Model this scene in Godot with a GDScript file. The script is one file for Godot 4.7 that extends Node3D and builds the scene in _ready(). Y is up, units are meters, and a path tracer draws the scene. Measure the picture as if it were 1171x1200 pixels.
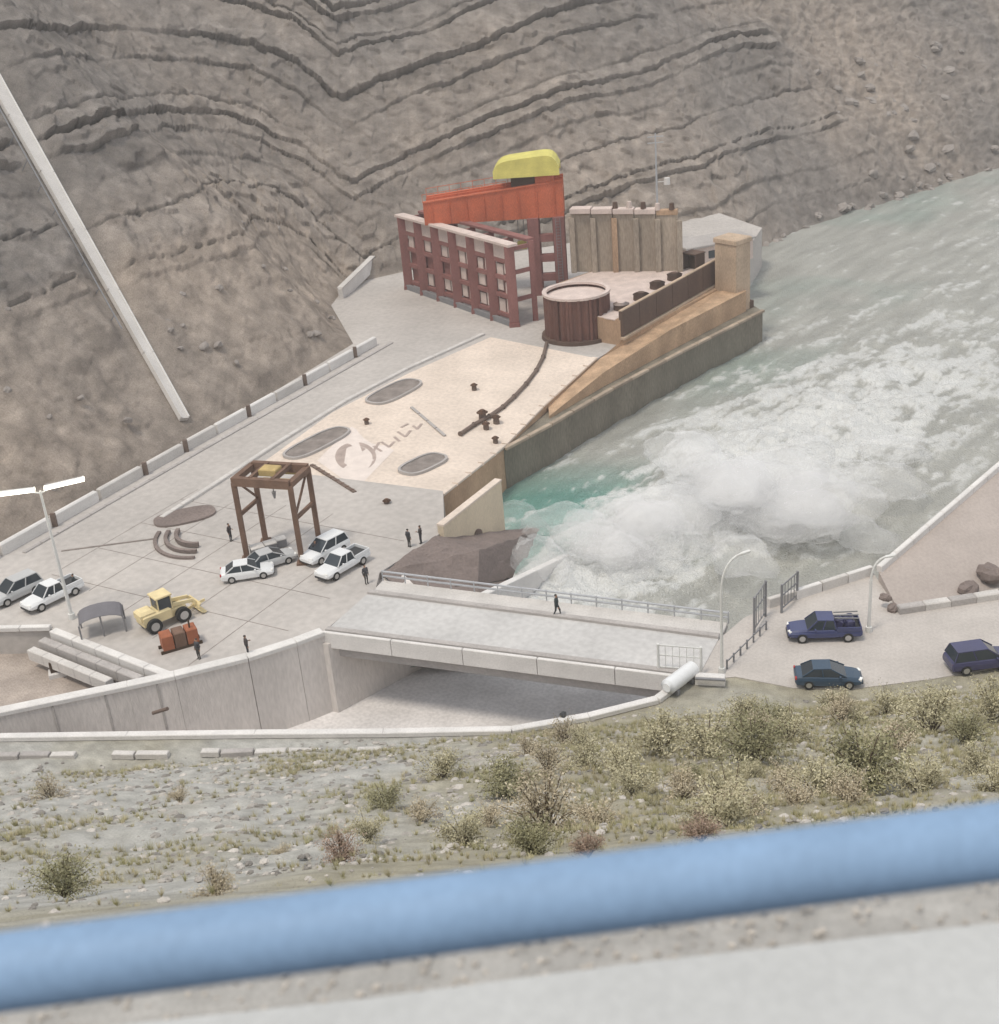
extends Node3D
# Powerhouse and tailrace in a rocky valley, seen from a road above. Units are metres, y is up, the yard lies at y = 0.

const WATER := -6.5
var rng := RandomNumberGenerator.new()
var taken := {}
var tex := {}
var M := {}
var unit_box: ArrayMesh
var cyl_cache := {}
var foot: Array = [Vector3(-82, 0, -40), Vector3(-62, 0, -75), Vector3(-46.8, 0, -104.5), Vector3(-34, 0, -127), Vector3(-17, 0, -160.5), Vector3(-21.5, 0, -180), Vector3(-20, 0, -191), Vector3(-6, 0, -199), Vector3(18, -1, -205), Vector3(44, -7.5, -211), Vector3(62, -7.5, -229.5), Vector3(82, -7.5, -244), Vector3(108, -7.5, -263.5), Vector3(150, -7.5, -292), Vector3(230, -7.5, -345)]
var foot_d := PackedFloat32Array()
var bed_hard := PackedFloat32Array()
var bed_tone := PackedFloat32Array()
var deck_l: Array = [Vector3(-24.30, 0.00, -120.83), Vector3(-17.63, 0.00, -135.28), Vector3(-9.31, 0.00, -146.66), Vector3(0.81, -0.00, -158.17)]
var deck_r: Array = [Vector3(-5.16, -0.60, -110.90), Vector3(0.97, -2.00, -124.73), Vector3(6.23, -1.20, -134.73), Vector3(13.23, 0.00, -145.94)]
var slope_r := [2.35, 10.0, 20.0, 28.0, 38.0, 52.0, 62.0, 69.0, 70.5, 90.0]
var slope_y := [46.9, 40.4, 32.2, 25.9, 19.3, 11.2, 5.0, 0.8, 0.0, 0.0]

# ------------------------------------------------------------------ helpers

func numbered(called: String) -> String:
	var n: int = taken.get(called, -1) + 1
	taken[called] = n
	return called if n == 0 else "%s_%03d" % [called, n]

func tag(o: Node, label: String, category: String, group := "", kind := ""):
	if label: o.set_meta("label", label)
	if category: o.set_meta("category", category)
	if group: o.set_meta("group", group)
	if kind: o.set_meta("kind", kind)
	return o

func thing(called: String, label: String, category: String, at := Vector3.ZERO, turn := 0.0, group := "") -> Node3D:
	var o := Node3D.new()
	o.name = numbered(called)
	add_child(o)
	o.position = at
	o.rotation.y = turn
	tag(o, label, category, group)
	return o

func mb() -> SurfaceTool:
	var st := SurfaceTool.new()
	st.begin(Mesh.PRIMITIVE_TRIANGLES)
	return st

func put(called: String, mesh: Mesh, m: Material, parent: Node = null) -> MeshInstance3D:
	var o := MeshInstance3D.new()
	o.mesh = mesh
	o.material_override = m
	if parent == null:
		o.name = numbered(called)
		add_child(o)
	else:
		o.name = called
		parent.add_child(o, true)
	return o

func obj(called: String, st: SurfaceTool, m: Material, parent: Node = null) -> MeshInstance3D:
	return put(called, st.commit(), m, parent)

func setting(called: String, mesh: Mesh, m: Material) -> MeshInstance3D:
	var o := put(called, mesh, m)
	o.set_meta("kind", "structure")
	return o

func face(st: SurfaceTool, a: Vector3, b: Vector3, c: Vector3, towards: Vector3) -> void:
	var n := (b - a).cross(c - a)
	if n.length_squared() < 1e-14: return
	n = n.normalized()
	var p := [a, b, c]
	if n.dot(towards) < 0.0: n = -n
	else: p = [a, c, b]
	for v in p:
		st.set_normal(n)
		st.add_vertex(v)

func quad(st: SurfaceTool, a: Vector3, b: Vector3, c: Vector3, d: Vector3, towards: Vector3) -> void:
	face(st, a, b, c, towards)
	face(st, a, c, d, towards)

func hexa(st: SurfaceTool, p: Array) -> void:
	# eight corners: four below (going round), four above
	var mid := Vector3.ZERO
	for v in p: mid += v / 8.0
	for f in [[0, 1, 2, 3], [4, 5, 6, 7], [0, 1, 5, 4], [1, 2, 6, 5], [2, 3, 7, 6], [3, 0, 4, 7]]:
		var c: Vector3 = (p[f[0]] + p[f[1]] + p[f[2]] + p[f[3]]) / 4.0
		quad(st, p[f[0]], p[f[1]], p[f[2]], p[f[3]], c - mid)

func box(st: SurfaceTool, c: Vector3, s: Vector3, b := Basis(), cut := 0.0) -> void:
	# a box with its upper edges chamfered by cut
	var h := s / 2.0
	var p := []
	if cut <= 0.0:
		for q in [[-1, -1, -1], [1, -1, -1], [1, -1, 1], [-1, -1, 1], [-1, 1, -1], [1, 1, -1], [1, 1, 1], [-1, 1, 1]]:
			p.append(c + b * Vector3(q[0] * h.x, q[1] * h.y, q[2] * h.z))
		hexa(st, p)
		return
	var rings := [[-h.y, 0.0], [h.y - cut, 0.0], [h.y, cut]]
	for r in rings:
		for q in [[-1, -1], [1, -1], [1, 1], [-1, 1]]:
			p.append(c + b * Vector3(q[0] * (h.x - r[1]), r[0], q[1] * (h.z - r[1])))
	quad(st, p[0], p[1], p[2], p[3], b * Vector3.DOWN)
	quad(st, p[8], p[9], p[10], p[11], b * Vector3.UP)
	for k in 2:
		for i in 4:
			var j := (i + 1) % 4
			var a: Vector3 = p[k * 4 + i]
			quad(st, a, p[k * 4 + j], p[k * 4 + 4 + j], p[k * 4 + 4 + i], (a + p[k * 4 + j]) / 2.0 - c)

func along(a: Vector3, b: Vector3) -> Basis:
	# x runs from a to b, y stays as upright as it can
	var x := (b - a).normalized()
	var y := Vector3.UP if absf(x.y) < 0.98 else Vector3.BACK
	var z := x.cross(y).normalized()
	return Basis(x, z.cross(x).normalized(), z)

func bar(st: SurfaceTool, a: Vector3, b: Vector3, w: float, h: float, cut := 0.0) -> void:
	box(st, (a + b) / 2.0, Vector3(a.distance_to(b), h, w), along(a, b), cut)

func tube(st: SurfaceTool, a: Vector3, b: Vector3, r0: float, r1 := -1.0, n := 10) -> void:
	if r1 < 0.0: r1 = r0
	var q := along(a, b)
	for i in n:
		var t0 := TAU * i / n
		var t1 := TAU * (i + 1) / n
		var d0 := q.y * cos(t0) + q.z * sin(t0)
		var d1 := q.y * cos(t1) + q.z * sin(t1)
		var v := [a + d0 * r0, a + d1 * r0, b + d1 * r1, b + d0 * r1]
		var nn := [d0, d1, d1, d0]
		for k in ([0, 1, 2, 0, 2, 3] if (v[1] - v[0]).cross(v[2] - v[0]).dot(d0 + d1) < 0.0 else [0, 2, 1, 0, 3, 2]):
			st.set_normal(nn[k])
			st.add_vertex(v[k])
		face(st, a, v[0], v[1], a - b)
		face(st, b, v[2], v[3], b - a)

func path_tube(st: SurfaceTool, pts: Array, r: float, n := 8) -> void:
	for i in pts.size() - 1: tube(st, pts[i], pts[i + 1], r, r, n)

func prism(st: SurfaceTool, top: Array, bottom_y: float, sides := true) -> void:
	# a polygon (each corner with its own height) with walls down to bottom_y
	var flat := PackedVector2Array()
	for v in top: flat.append(Vector2(v.x, v.z))
	var idx := Geometry2D.triangulate_polygon(flat)
	for i in range(0, idx.size(), 3):
		face(st, top[idx[i]], top[idx[i + 1]], top[idx[i + 2]], Vector3.UP)
	if not sides: return
	var turn := 1.0 if Geometry2D.is_polygon_clockwise(flat) else -1.0
	for i in top.size():
		var a: Vector3 = top[i]
		var b: Vector3 = top[(i + 1) % top.size()]
		var out := Vector3(b.z - a.z, 0, a.x - b.x) * -turn
		quad(st, a, b, Vector3(b.x, bottom_y, b.z), Vector3(a.x, bottom_y, a.z), out)

func wall_run(st: SurfaceTool, pts: Array, w: float, top: float, bottom: float, cut := 0.0) -> void:
	# an upright wall along a plan line; top is added to each point's height
	for i in pts.size() - 1:
		var a: Vector3 = pts[i]
		var b: Vector3 = pts[i + 1]
		var n := Vector3(b.z - a.z, 0, a.x - b.x).normalized() * w / 2.0
		var lo := bottom
		hexa(st, [Vector3(a.x, lo, a.z) - n, Vector3(b.x, lo, b.z) - n, Vector3(b.x, lo, b.z) + n, Vector3(a.x, lo, a.z) + n,
			a - n + Vector3.UP * top, b - n + Vector3.UP * top, b + n + Vector3.UP * top, a + n + Vector3.UP * top])

func grid_mesh(v: PackedVector3Array, c: PackedColorArray, nu: int, nv: int, towards: Vector3) -> ArrayMesh:
	var idx := PackedInt32Array()
	idx.resize((nu - 1) * (nv - 1) * 6)
	var n := PackedVector3Array()
	n.resize(v.size())
	var a0 := v[0]
	var mid := (nu / 2) * nv + nv / 2
	var flip := (v[mid + 1] - v[mid]).cross(v[mid + nv] - v[mid]).dot(towards) < 0.0
	for i in nu:
		for j in nv:
			var k := i * nv + j
			var du := v[mini(i + 1, nu - 1) * nv + j] - v[maxi(i - 1, 0) * nv + j]
			var dv := v[i * nv + mini(j + 1, nv - 1)] - v[i * nv + maxi(j - 1, 0)]
			n[k] = (du.cross(dv) if flip else dv.cross(du)).normalized()
	var w := 0
	for i in nu - 1:
		for j in nv - 1:
			var a := i * nv + j
			var b := a + nv
			var q := [a, b, b + 1, a, b + 1, a + 1] if not flip else [a, b + 1, b, a, a + 1, b + 1]
			for k in 6: idx[w + k] = q[k]
			w += 6
	var arr := []
	arr.resize(Mesh.ARRAY_MAX)
	arr[Mesh.ARRAY_VERTEX] = v
	arr[Mesh.ARRAY_NORMAL] = n
	if c.size(): arr[Mesh.ARRAY_COLOR] = c
	arr[Mesh.ARRAY_INDEX] = idx
	var m := ArrayMesh.new()
	m.add_surface_from_arrays(Mesh.PRIMITIVE_TRIANGLES, arr)
	return m

func fn(seed_: int, freq: float, oct := 4, kind := FastNoiseLite.TYPE_SIMPLEX_SMOOTH) -> FastNoiseLite:
	var n := FastNoiseLite.new()
	n.seed = seed_
	n.noise_type = kind
	n.frequency = freq
	n.fractal_octaves = oct
	return n

func interp(x: float, xs: Array, ys: Array) -> float:
	if x <= xs[0]: return ys[0]
	for i in xs.size() - 1:
		if x < xs[i + 1]: return lerpf(ys[i], ys[i + 1], (x - xs[i]) / (xs[i + 1] - xs[i]))
	return ys[-1]

# ------------------------------------------------------------------ materials

func noise_tex(key: String, seed_: int, freq: float, lo: float, oct := 6, kind := FastNoiseLite.TYPE_SIMPLEX_SMOOTH) -> NoiseTexture2D:
	if tex.has(key): return tex[key]
	var t := NoiseTexture2D.new()
	t.width = 512
	t.height = 512
	t.seamless = true
	t.noise = fn(seed_, freq, oct, kind)
	var g := Gradient.new()
	g.set_color(0, Color(lo, lo, lo).linear_to_srgb())
	g.set_color(1, Color.WHITE)
	t.color_ramp = g
	tex[key] = t
	return t

func mat(lin: Color, vary := 0.25, size := 3.0, rough := 0.9, relief := 0.0, stretch := 1.0, spec := 0.35) -> StandardMaterial3D:
	# lin is the real (linear) colour; grain of `size` metres and stains nine times as large vary it
	var m := StandardMaterial3D.new()
	var lo := 1.0 - vary
	var mean := (1.0 + lo) / 2.0
	mean *= mean
	m.albedo_color = Color(minf(lin.r / mean, 1.0), minf(lin.g / mean, 1.0), minf(lin.b / mean, 1.0)).linear_to_srgb()
	m.albedo_texture = noise_tex("fine%d" % int(vary * 100), 11, 0.012, lo)
	m.uv1_triplanar = true
	m.uv1_world_triplanar = true
	m.uv1_scale = Vector3(1, 1.0 / stretch, 1) / size
	m.detail_enabled = true
	m.detail_blend_mode = BaseMaterial3D.BLEND_MODE_MUL
	m.detail_albedo = noise_tex("coarse%d" % int(vary * 100), 23, 0.008, lo)
	m.detail_uv_layer = BaseMaterial3D.DETAIL_UV_2
	m.uv2_triplanar = true
	m.uv2_world_triplanar = true
	m.uv2_scale = Vector3(1, 1.0 / stretch, 1) / (size * 9.0)
	m.roughness = rough
	m.metallic_specular = spec
	if relief > 0.0:
		m.heightmap_enabled = true
		m.heightmap_texture = noise_tex("relief", 31, 0.03, 0.0)
		m.heightmap_scale = relief
	return m

func plain(lin: Color, rough := 0.6, metal := 0.0) -> StandardMaterial3D:
	var m := StandardMaterial3D.new()
	m.albedo_color = lin.linear_to_srgb()
	m.roughness = rough
	m.metallic = metal
	return m

func painted(lin: Color, rough := 0.55) -> StandardMaterial3D:
	return mat(lin, 0.22, 1.2, rough, 0.0, 2.0)

func make_materials() -> void:
	M.yard = mat(Color(0.45, 0.42, 0.395), 0.2, 7.0, 0.95, 1.0)
	M.cream = mat(Color(0.66, 0.565, 0.485), 0.22, 4.5, 0.9, 0.6)
	M.white_paint = mat(Color(0.72, 0.68, 0.65), 0.15, 1.0, 0.8)
	M.concrete = mat(Color(0.40, 0.375, 0.36), 0.25, 2.0, 0.92, 1.5)
	M.wall = mat(Color(0.62, 0.58, 0.55), 0.25, 1.6, 0.92, 1.5, 5.0)
	M.pale = mat(Color(0.56, 0.535, 0.51), 0.22, 1.5, 0.9, 1.0)
	M.white_concrete = mat(Color(0.66, 0.64, 0.62), 0.2, 1.3, 0.88, 0.8)
	M.deckslab = mat(Color(0.50, 0.49, 0.48), 0.2, 5.0, 0.93, 0.8)
	M.tan = mat(Color(0.42, 0.285, 0.19), 0.35, 1.6, 0.92, 1.5, 3.0)
	M.tan_pale = mat(Color(0.47, 0.36, 0.265), 0.4, 1.4, 0.9, 1.0, 3.0)
	M.wet_wall = mat(Color(0.19, 0.17, 0.135), 0.5, 1.6, 0.6, 2.0, 5.0)
	M.yellow_wall = mat(Color(0.62, 0.53, 0.40), 0.2, 1.4, 0.9, 1.0, 3.0)
	M.brown_wall = mat(Color(0.115, 0.075, 0.058), 0.4, 1.2, 0.85, 1.0, 4.0)
	M.back_wall = mat(Color(0.34, 0.285, 0.23), 0.4, 2.0, 0.92, 1.5, 4.0)
	M.gunite = mat(Color(0.215, 0.175, 0.16), 0.35, 2.5, 0.95, 4.0)
	M.soil_bed = mat(Color(0.27, 0.235, 0.215), 0.4, 0.8, 0.98, 3.0)
	M.channel = mat(Color(0.66, 0.635, 0.625), 0.25, 3.0, 0.9, 1.0)
	M.mauve = mat(Color(0.25, 0.115, 0.105), 0.3, 1.0, 0.7, 0.0, 3.0)
	M.pink = mat(Color(0.60, 0.50, 0.455), 0.25, 1.0, 0.8, 0.0, 3.0)
	M.orange = mat(Color(0.50, 0.13, 0.065), 0.3, 1.5, 0.6, 0.0, 2.0)
	M.yellow = mat(Color(0.62, 0.56, 0.16), 0.25, 1.2, 0.65)
	M.dark_brown = mat(Color(0.07, 0.045, 0.03), 0.3, 0.8, 0.8)
	M.corrugated = mat(Color(0.145, 0.072, 0.058), 0.45, 0.8, 0.75, 0.0, 6.0)
	M.gantry = mat(Color(0.17, 0.105, 0.075), 0.35, 0.7, 0.75, 0.0, 2.0)
	M.gantry_yellow = mat(Color(0.48, 0.36, 0.16), 0.3, 0.7, 0.7)
	M.rust_box = mat(Color(0.32, 0.115, 0.06), 0.35, 0.6, 0.75)
	M.loader = mat(Color(0.72, 0.60, 0.35), 0.22, 0.6, 0.55)
	M.tarp = mat(Color(0.155, 0.15, 0.165), 0.2, 0.8, 0.9)
	M.pole = mat(Color(0.66, 0.66, 0.64), 0.15, 0.6, 0.5)
	M.lamp = plain(Color(0.9, 0.9, 0.86), 0.4)
	M.lamp.emission_enabled = true
	M.lamp.emission = Color(1.0, 0.98, 0.9)
	M.lamp.emission_energy_multiplier = 4.0
	M.steel = mat(Color(0.42, 0.43, 0.45), 0.2, 0.6, 0.5)
	M.grey_steel = mat(Color(0.22, 0.22, 0.23), 0.25, 0.6, 0.6)
	M.car_white = mat(Color(0.72, 0.73, 0.74), 0.08, 0.8, 0.3, 0.0, 1.0, 0.5)
	M.car_navy = mat(Color(0.045, 0.055, 0.14), 0.15, 0.8, 0.25, 0.0, 1.0, 0.5)
	M.car_teal = mat(Color(0.03, 0.06, 0.10), 0.15, 0.8, 0.25, 0.0, 1.0, 0.5)
	M.car_indigo = mat(Color(0.05, 0.05, 0.115), 0.15, 0.8, 0.25, 0.0, 1.0, 0.5)
	M.car_silver = mat(Color(0.48, 0.485, 0.49), 0.08, 0.8, 0.3, 0.0, 1.0, 0.5)
	M.glass = plain(Color(0.035, 0.045, 0.055), 0.08)
	M.tyre = mat(Color(0.03, 0.03, 0.03), 0.3, 0.3, 0.9)
	M.rim = plain(Color(0.5, 0.5, 0.5), 0.35, 0.8)
	M.headlight = plain(Color(0.8, 0.8, 0.78), 0.15)
	M.taillight = plain(Color(0.4, 0.02, 0.02), 0.25)
	M.trim = plain(Color(0.03, 0.03, 0.032), 0.6)
	M.blue_pipe = mat(Color(0.21, 0.315, 0.465), 0.2, 0.16, 0.6, 0.0, 1.0, 0.4)
	M.rail_post = mat(Color(0.30, 0.36, 0.45), 0.2, 0.15, 0.55)
	M.ledge = mat(Color(0.44, 0.445, 0.44), 0.1, 0.35, 0.9, 0.12)
	M.shoulder = mat(Color(0.46, 0.445, 0.42), 0.3, 0.12, 0.97, 0.6)
	M.rock = mat(Color(1, 1, 1), 0.5, 1.6, 0.96, 12.0)
	M.rock.vertex_color_use_as_albedo = true
	M.rock.albedo_color = Color(1, 1, 1)
	M.added_asphalt = mat(Color(0.07, 0.07, 0.07), 0.3, 0.5, 0.95, 0.5)
	M.boulder = mat(Color(0.30, 0.27, 0.25), 0.4, 0.9, 0.95, 3.0)
	M.ground = mat(Color(1, 1, 1), 0.3, 1.1, 0.97, 4.0)
	M.ground.vertex_color_use_as_albedo = true
	M.ground.albedo_color = Color(1, 1, 1)
	M.pebble = mat(Color(0.46, 0.43, 0.395), 0.4, 0.3, 0.95)
	M.pebble.vertex_color_use_as_albedo = true
	M.levee = mat(Color(0.40, 0.35, 0.32), 0.2, 2.5, 0.95, 1.5)
	M.water = StandardMaterial3D.new()
	M.water.vertex_color_use_as_albedo = true
	M.water.roughness = 0.32
	M.water.metallic_specular = 0.5
	M.water.heightmap_enabled = true
	M.water.heightmap_texture = noise_tex("relief", 31, 0.03, 0.0)
	M.water.heightmap_scale = 14.0
	M.water.uv1_triplanar = true
	M.water.uv1_world_triplanar = true
	M.water.uv1_scale = Vector3.ONE / 5.0
	M.body = plain(Color.WHITE, 0.85)
	M.body.vertex_color_use_as_albedo = true
	M.hair = plain(Color(0.02, 0.016, 0.012), 0.7)
	for k in ["leaf", "leaf_dry"]:
		var m := StandardMaterial3D.new()
		m.vertex_color_use_as_albedo = true
		m.roughness = 0.8
		m.metallic_specular = 0.2
		m.backlight_enabled = true
		m.backlight = Color(0.35, 0.35, 0.25)
		M[k] = m
	M.stem = mat(Color(0.16, 0.125, 0.09), 0.3, 0.2, 0.95)
	M.emblem = mat(Color(0.40, 0.325, 0.29), 0.25, 0.6, 0.9)
	M.emblem_light = mat(Color(0.70, 0.62, 0.57), 0.15, 0.8, 0.9)
	M.dark_slot = mat(Color(0.16, 0.12, 0.10), 0.3, 0.8, 0.95)

# ------------------------------------------------------------------ camera and light

func _ready() -> void:
	rng.seed = 7
	var cam := Camera3D.new()
	cam.name = "camera"
	cam.fov = 43.603
	cam.near = 0.2
	cam.far = 1500.0
	add_child(cam)
	cam.position = Vector3(0, 49, 0)
	cam.rotation.x = deg_to_rad(-25.0)
	cam.rotate_object_local(Vector3(0, 0, 1), deg_to_rad(-5.0))
	var lens := CameraAttributesPhysical.new()
	lens.frustum_focal_length = 30.0
	lens.frustum_focus_distance = 110.0
	lens.exposure_aperture = 1.8
	cam.attributes = lens
	cam.fov = 43.603

	var env := Environment.new()
	env.background_mode = Environment.BG_SKY
	var sky := Sky.new()
	var sm := ProceduralSkyMaterial.new()
	sm.sky_top_color = Color(0.83, 0.85, 0.88)
	sm.sky_horizon_color = Color(0.92, 0.91, 0.90)
	sm.ground_bottom_color = Color(0.42, 0.40, 0.38)
	sm.ground_horizon_color = Color(0.72, 0.70, 0.68)
	sm.sky_curve = 0.2
	sky.sky_material = sm
	env.sky = sky
	env.background_energy_multiplier = 1.0
	env.tonemap_mode = Environment.TONE_MAPPER_LINEAR
	env.tonemap_exposure = 1.33
	env.fog_enabled = true
	env.fog_density = 0.0005
	env.fog_light_color = Color(0.90, 0.89, 0.88)
	env.sdfgi_enabled = true
	env.ssao_enabled = true
	env.ssil_enabled = true
	var we := WorldEnvironment.new()
	we.name = "world_environment"
	we.environment = env
	add_child(we)

	var sun := DirectionalLight3D.new()
	sun.name = "sun"
	sun.light_color = Color(1.0, 0.96, 0.90)
	sun.light_energy = 0.5
	sun.light_angular_distance = 12.0
	sun.shadow_enabled = true
	add_child(sun)
	sun.look_at_from_position(Vector3.ZERO, Vector3(0.33, -1.0, -0.28), Vector3.UP)

	make_materials()
	build_hill()
	build_ground()
	build_water()
	build_foreground()
	build_deck()
	build_powerhouse()
	build_bridge()
	build_yard()
	build_vehicles()
	build_people()
	build_right_bank()
	build_shrubs()
	build_mist()

# ------------------------------------------------------------------ the rocky hillside

func smooth(x: float) -> float:
	x = clampf(x, 0.0, 1.0)
	return x * x * (3.0 - 2.0 * x)

func hill_base(s: float, t: float) -> Array:
	# point and outward normal of the smooth hillside: s runs along its foot, t up its slope
	var i := 0
	while i < foot.size() - 2 and foot_d[i + 1] < s: i += 1
	var f: Vector3 = foot[i].lerp(foot[i + 1], (s - foot_d[i]) / (foot_d[i + 1] - foot_d[i]))
	var k := smooth((s - 146.0) / 34.0)
	var u := Vector2(-0.9, -0.44).lerp(Vector2(-0.28, -0.96), k).normalized()
	var c := cos(deg_to_rad(43.0))
	var sn := sin(deg_to_rad(43.0))
	return [f + Vector3(u.x * t * c, t * sn, u.y * t * c), Vector3(-u.x * sn, c, -u.y * sn)]

func chute_line(t: float) -> float:
	return 104.5 + (t - 2.8) * 0.4055

func build_hill() -> void:
	foot_d.append(0.0)
	for i in range(1, foot.size()):
		var a: Vector3 = foot[i - 1]
		var b: Vector3 = foot[i]
		foot_d.append(foot_d[-1] + Vector2(a.x, a.z).distance_to(Vector2(b.x, b.z)))
	# beds: hard ones stand out, soft ones weather back and are darker or paler by their stone
	var n_tab := 1600
	bed_hard.resize(n_tab)
	bed_tone.resize(n_tab)
	var k := 0
	var hard := true
	while k < n_tab:
		var thick := (rng.randf_range(0.5, 2.2) if rng.randf() < 0.6 else rng.randf_range(2.5, 5.5)) if hard else rng.randf_range(0.16, 0.5)
		var h := rng.randf_range(0.35, 0.9) if hard else rng.randf_range(-0.3, 0.35)
		var tone := rng.randf_range(0.90, 1.10) if hard else rng.randf_range(0.60, 0.85)
		var n := int(thick * 10.0)
		for j in n:
			if k + j < n_tab:
				var lift := 0.14 * (float(j) / n) if hard else 0.0
				bed_hard[k + j] = h - lift * 2.0
				bed_tone[k + j] = tone
		k += n
		hard = not hard
	var gs := [40.0, 100.0, 123.0, 136.0, 150.0, 156.0, 160.0, 164.0, 168.0, 170.0, 172.0, 173.5, 176.0, 184.0, 195.0, 203.0, 212.0, 233.0, 250.0, 300.0, 400.0]
	var gy := [27.0, 25.0, 24.0, 23.7, 21.8, 20.6, 19.4, 17.0, 13.4, 11.0, 8.8, 7.7, 8.3, 10.0, 12.5, 14.0, 15.2, 16.8, 17.5, 18.4, 20.0]
	var big := fn(3, 0.022, 3)
	var mid := fn(4, 0.09, 4)
	var fine := fn(5, 0.45, 4)
	var blocks := fn(6, 0.16, 2, FastNoiseLite.TYPE_CELLULAR)
	blocks.cellular_return_type = FastNoiseLite.RETURN_DISTANCE2_SUB
	var crack := fn(9, 0.42, 1, FastNoiseLite.TYPE_CELLULAR)
	crack.cellular_return_type = FastNoiseLite.RETURN_CELL_VALUE
	var ss := []
	var sv := 55.0
	while sv < 402.0:
		ss.append(sv)
		sv += interp(sv, [55.0, 100.0, 146.0, 152.0, 182.0, 190.0, 285.0, 310.0], [0.7, 0.42, 0.36, 0.15, 0.15, 0.36, 0.4, 0.9])
	var nu := ss.size()
	var ts := []
	var t := 0.0
	while t < 70.0:
		ts.append(t)
		t += 0.27
	while t < 118.0:
		ts.append(t)
		t += 2.0
	var nv := ts.size()
	var v := PackedVector3Array()
	var col := PackedColorArray()
	v.resize(nu * nv)
	col.resize(nu * nv)
	for i in nu:
		var s: float = ss[i]
		for j in nv:
			var tt: float = ts[j]
			var b := hill_base(s, tt)
			var p: Vector3 = b[0]
			var nrm: Vector3 = b[1]
			var y := p.y
			var warp := mid.get_noise_3dv(p) * 0.9
			var gully := s - 0.22 * (y - 8.0)
			var bed := y - interp(gully, gs, gy) + big.get_noise_3dv(p) * 1.3 + warp * 0.45 + fine.get_noise_3d(p.x * 0.5, p.y * 0.2, p.z * 0.5) * 0.25
			var ti := clampi(int((bed + 80.0) * 10.0), 0, n_tab - 1)
			# how strongly the beds show: rubble to the right of a slanting line, soil low on the left
			var rubble := smooth((s - (275.0 + (y - 8.0) * -0.55)) / 7.0)
			var low := (1.0 - smooth((y - (interp(gully, gs, gy) - 10.5)) / 3.0)) * (1.0 - smooth((s - 168.0) / 12.0))
			var shore := 1.0 - smooth((y + 4.0) / 7.0)
			var show := (1.0 - 0.9 * rubble) * (1.0 - 0.72 * low) * (1.0 - 0.7 * shore * smooth((s - 225.0) / 10.0))
			show *= clampf(0.85 + 1.4 * mid.get_noise_3d(p.x * 0.35 + 60.0, p.y * 0.6, p.z * 0.35), 0.28, 1.3)
			var d := bed_hard[ti] * 1.4 * show
			d += (blocks.get_noise_3dv(p * 1.6) + 0.4) * 0.42 * (0.35 + show)
			d += (crack.get_noise_3dv(p) + 0.5) * 0.22 * (0.4 + show)
			d += fine.get_noise_3dv(p) * (0.28 + 0.25 * rubble)
			d += mid.get_noise_3dv(p) * (0.45 + 0.9 * rubble) + absf(mid.get_noise_3d(p.x * 0.8, p.y * 0.18, p.z * 0.8 + 30.0)) * 0.7 + big.get_noise_3dv(p * 1.4) * 1.6
			d += absf(mid.get_noise_3d(p.x * 2.2, p.y * 2.2, p.z * 2.2)) * 1.0 * rubble
			var cut := absf(s - chute_line(tt)) * 0.93
			var free := smooth((cut - 1.1) / 3.0) if tt > 1.5 else 1.0
			d = lerpf(-0.35, d, free) * smooth(tt / 3.0)
			v[i * nv + j] = p + nrm * d
			var warm := clampf(0.5 + 0.9 * big.get_noise_3d(p.x * 0.7, p.y * 0.7 + 90.0, p.z * 0.7) + 0.75 * low - 0.3, 0.0, 1.0)
			var base := Color(0.54, 0.485, 0.442).lerp(Color(0.86, 0.72, 0.605), warm)
			var tone := lerpf(1.0, bed_tone[ti], clampf(show * 1.15, 0.0, 1.0))
			tone *= 1.0 + 0.34 * fine.get_noise_3d(p.x * 0.6, p.y * 0.6 + 40.0, p.z * 0.6)
			tone *= lerpf(1.0, 0.92 + 0.5 * blocks.get_noise_3dv(p * 2.4), 0.5)
			base = base * tone
			base.a = 1.0
			col[i * nv + j] = base
	var hill := setting("hillside", grid_mesh(v, col, nu, nv, Vector3(0.6, 0.5, 0.6)), M.rock)
	tag(hill, "grey brown layered rock hillside behind the powerhouse", "", "", "structure")

	# concrete drainage chute up the slope
	var ch := thing("drainage_chute", "long pale concrete drainage chute running straight up the left hillside", "chute")
	var a0: Vector3 = hill_base(chute_line(2.6), 2.6)[0]
	var a1: Vector3 = hill_base(chute_line(72.0), 72.0)[0]
	var nn: Vector3 = hill_base(104.0, 10.0)[1]
	var dir := (a1 - a0).normalized()
	var side := dir.cross(nn).normalized()
	var q := Basis(dir, nn, side)
	var st := mb()
	var w0 := side * 0.5
	var w1 := side * 1.1
	hexa(st, [a0 - w0 - nn * 0.3, a1 - w1 - nn * 0.3, a1 + w1 - nn * 0.3, a0 + w0 - nn * 0.3, a0 - w0 + nn * 0.22, a1 - w1 + nn * 0.22, a1 + w1 + nn * 0.22, a0 + w0 + nn * 0.22])
	obj("channel_floor", st, M.pale, ch)
	for e in [-1.0, 1.0]:
		for k2 in 8:
			st = mb()
			var f0: float = k2 / 8.0 + 0.0008
			var f1: float = (k2 + 1) / 8.0 - 0.0008
			var b0: Vector3 = a0.lerp(a1, f0) + w0.lerp(w1, f0) * e
			var b1: Vector3 = a0.lerp(a1, f1) + w0.lerp(w1, f1) * e
			box(st, (b0 + b1) / 2.0 + nn * 0.12, Vector3(b0.distance_to(b1), 0.5, 0.16), Basis((b1 - b0).normalized(), nn, side))
			obj("side_wall", st, M.white_concrete if e > 0 else M.pale, ch)
	var x := 0.0
	st = mb()
	x = 14.0
	var off := side * (-2.6) if side.x > 0 else side * 2.6
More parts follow.
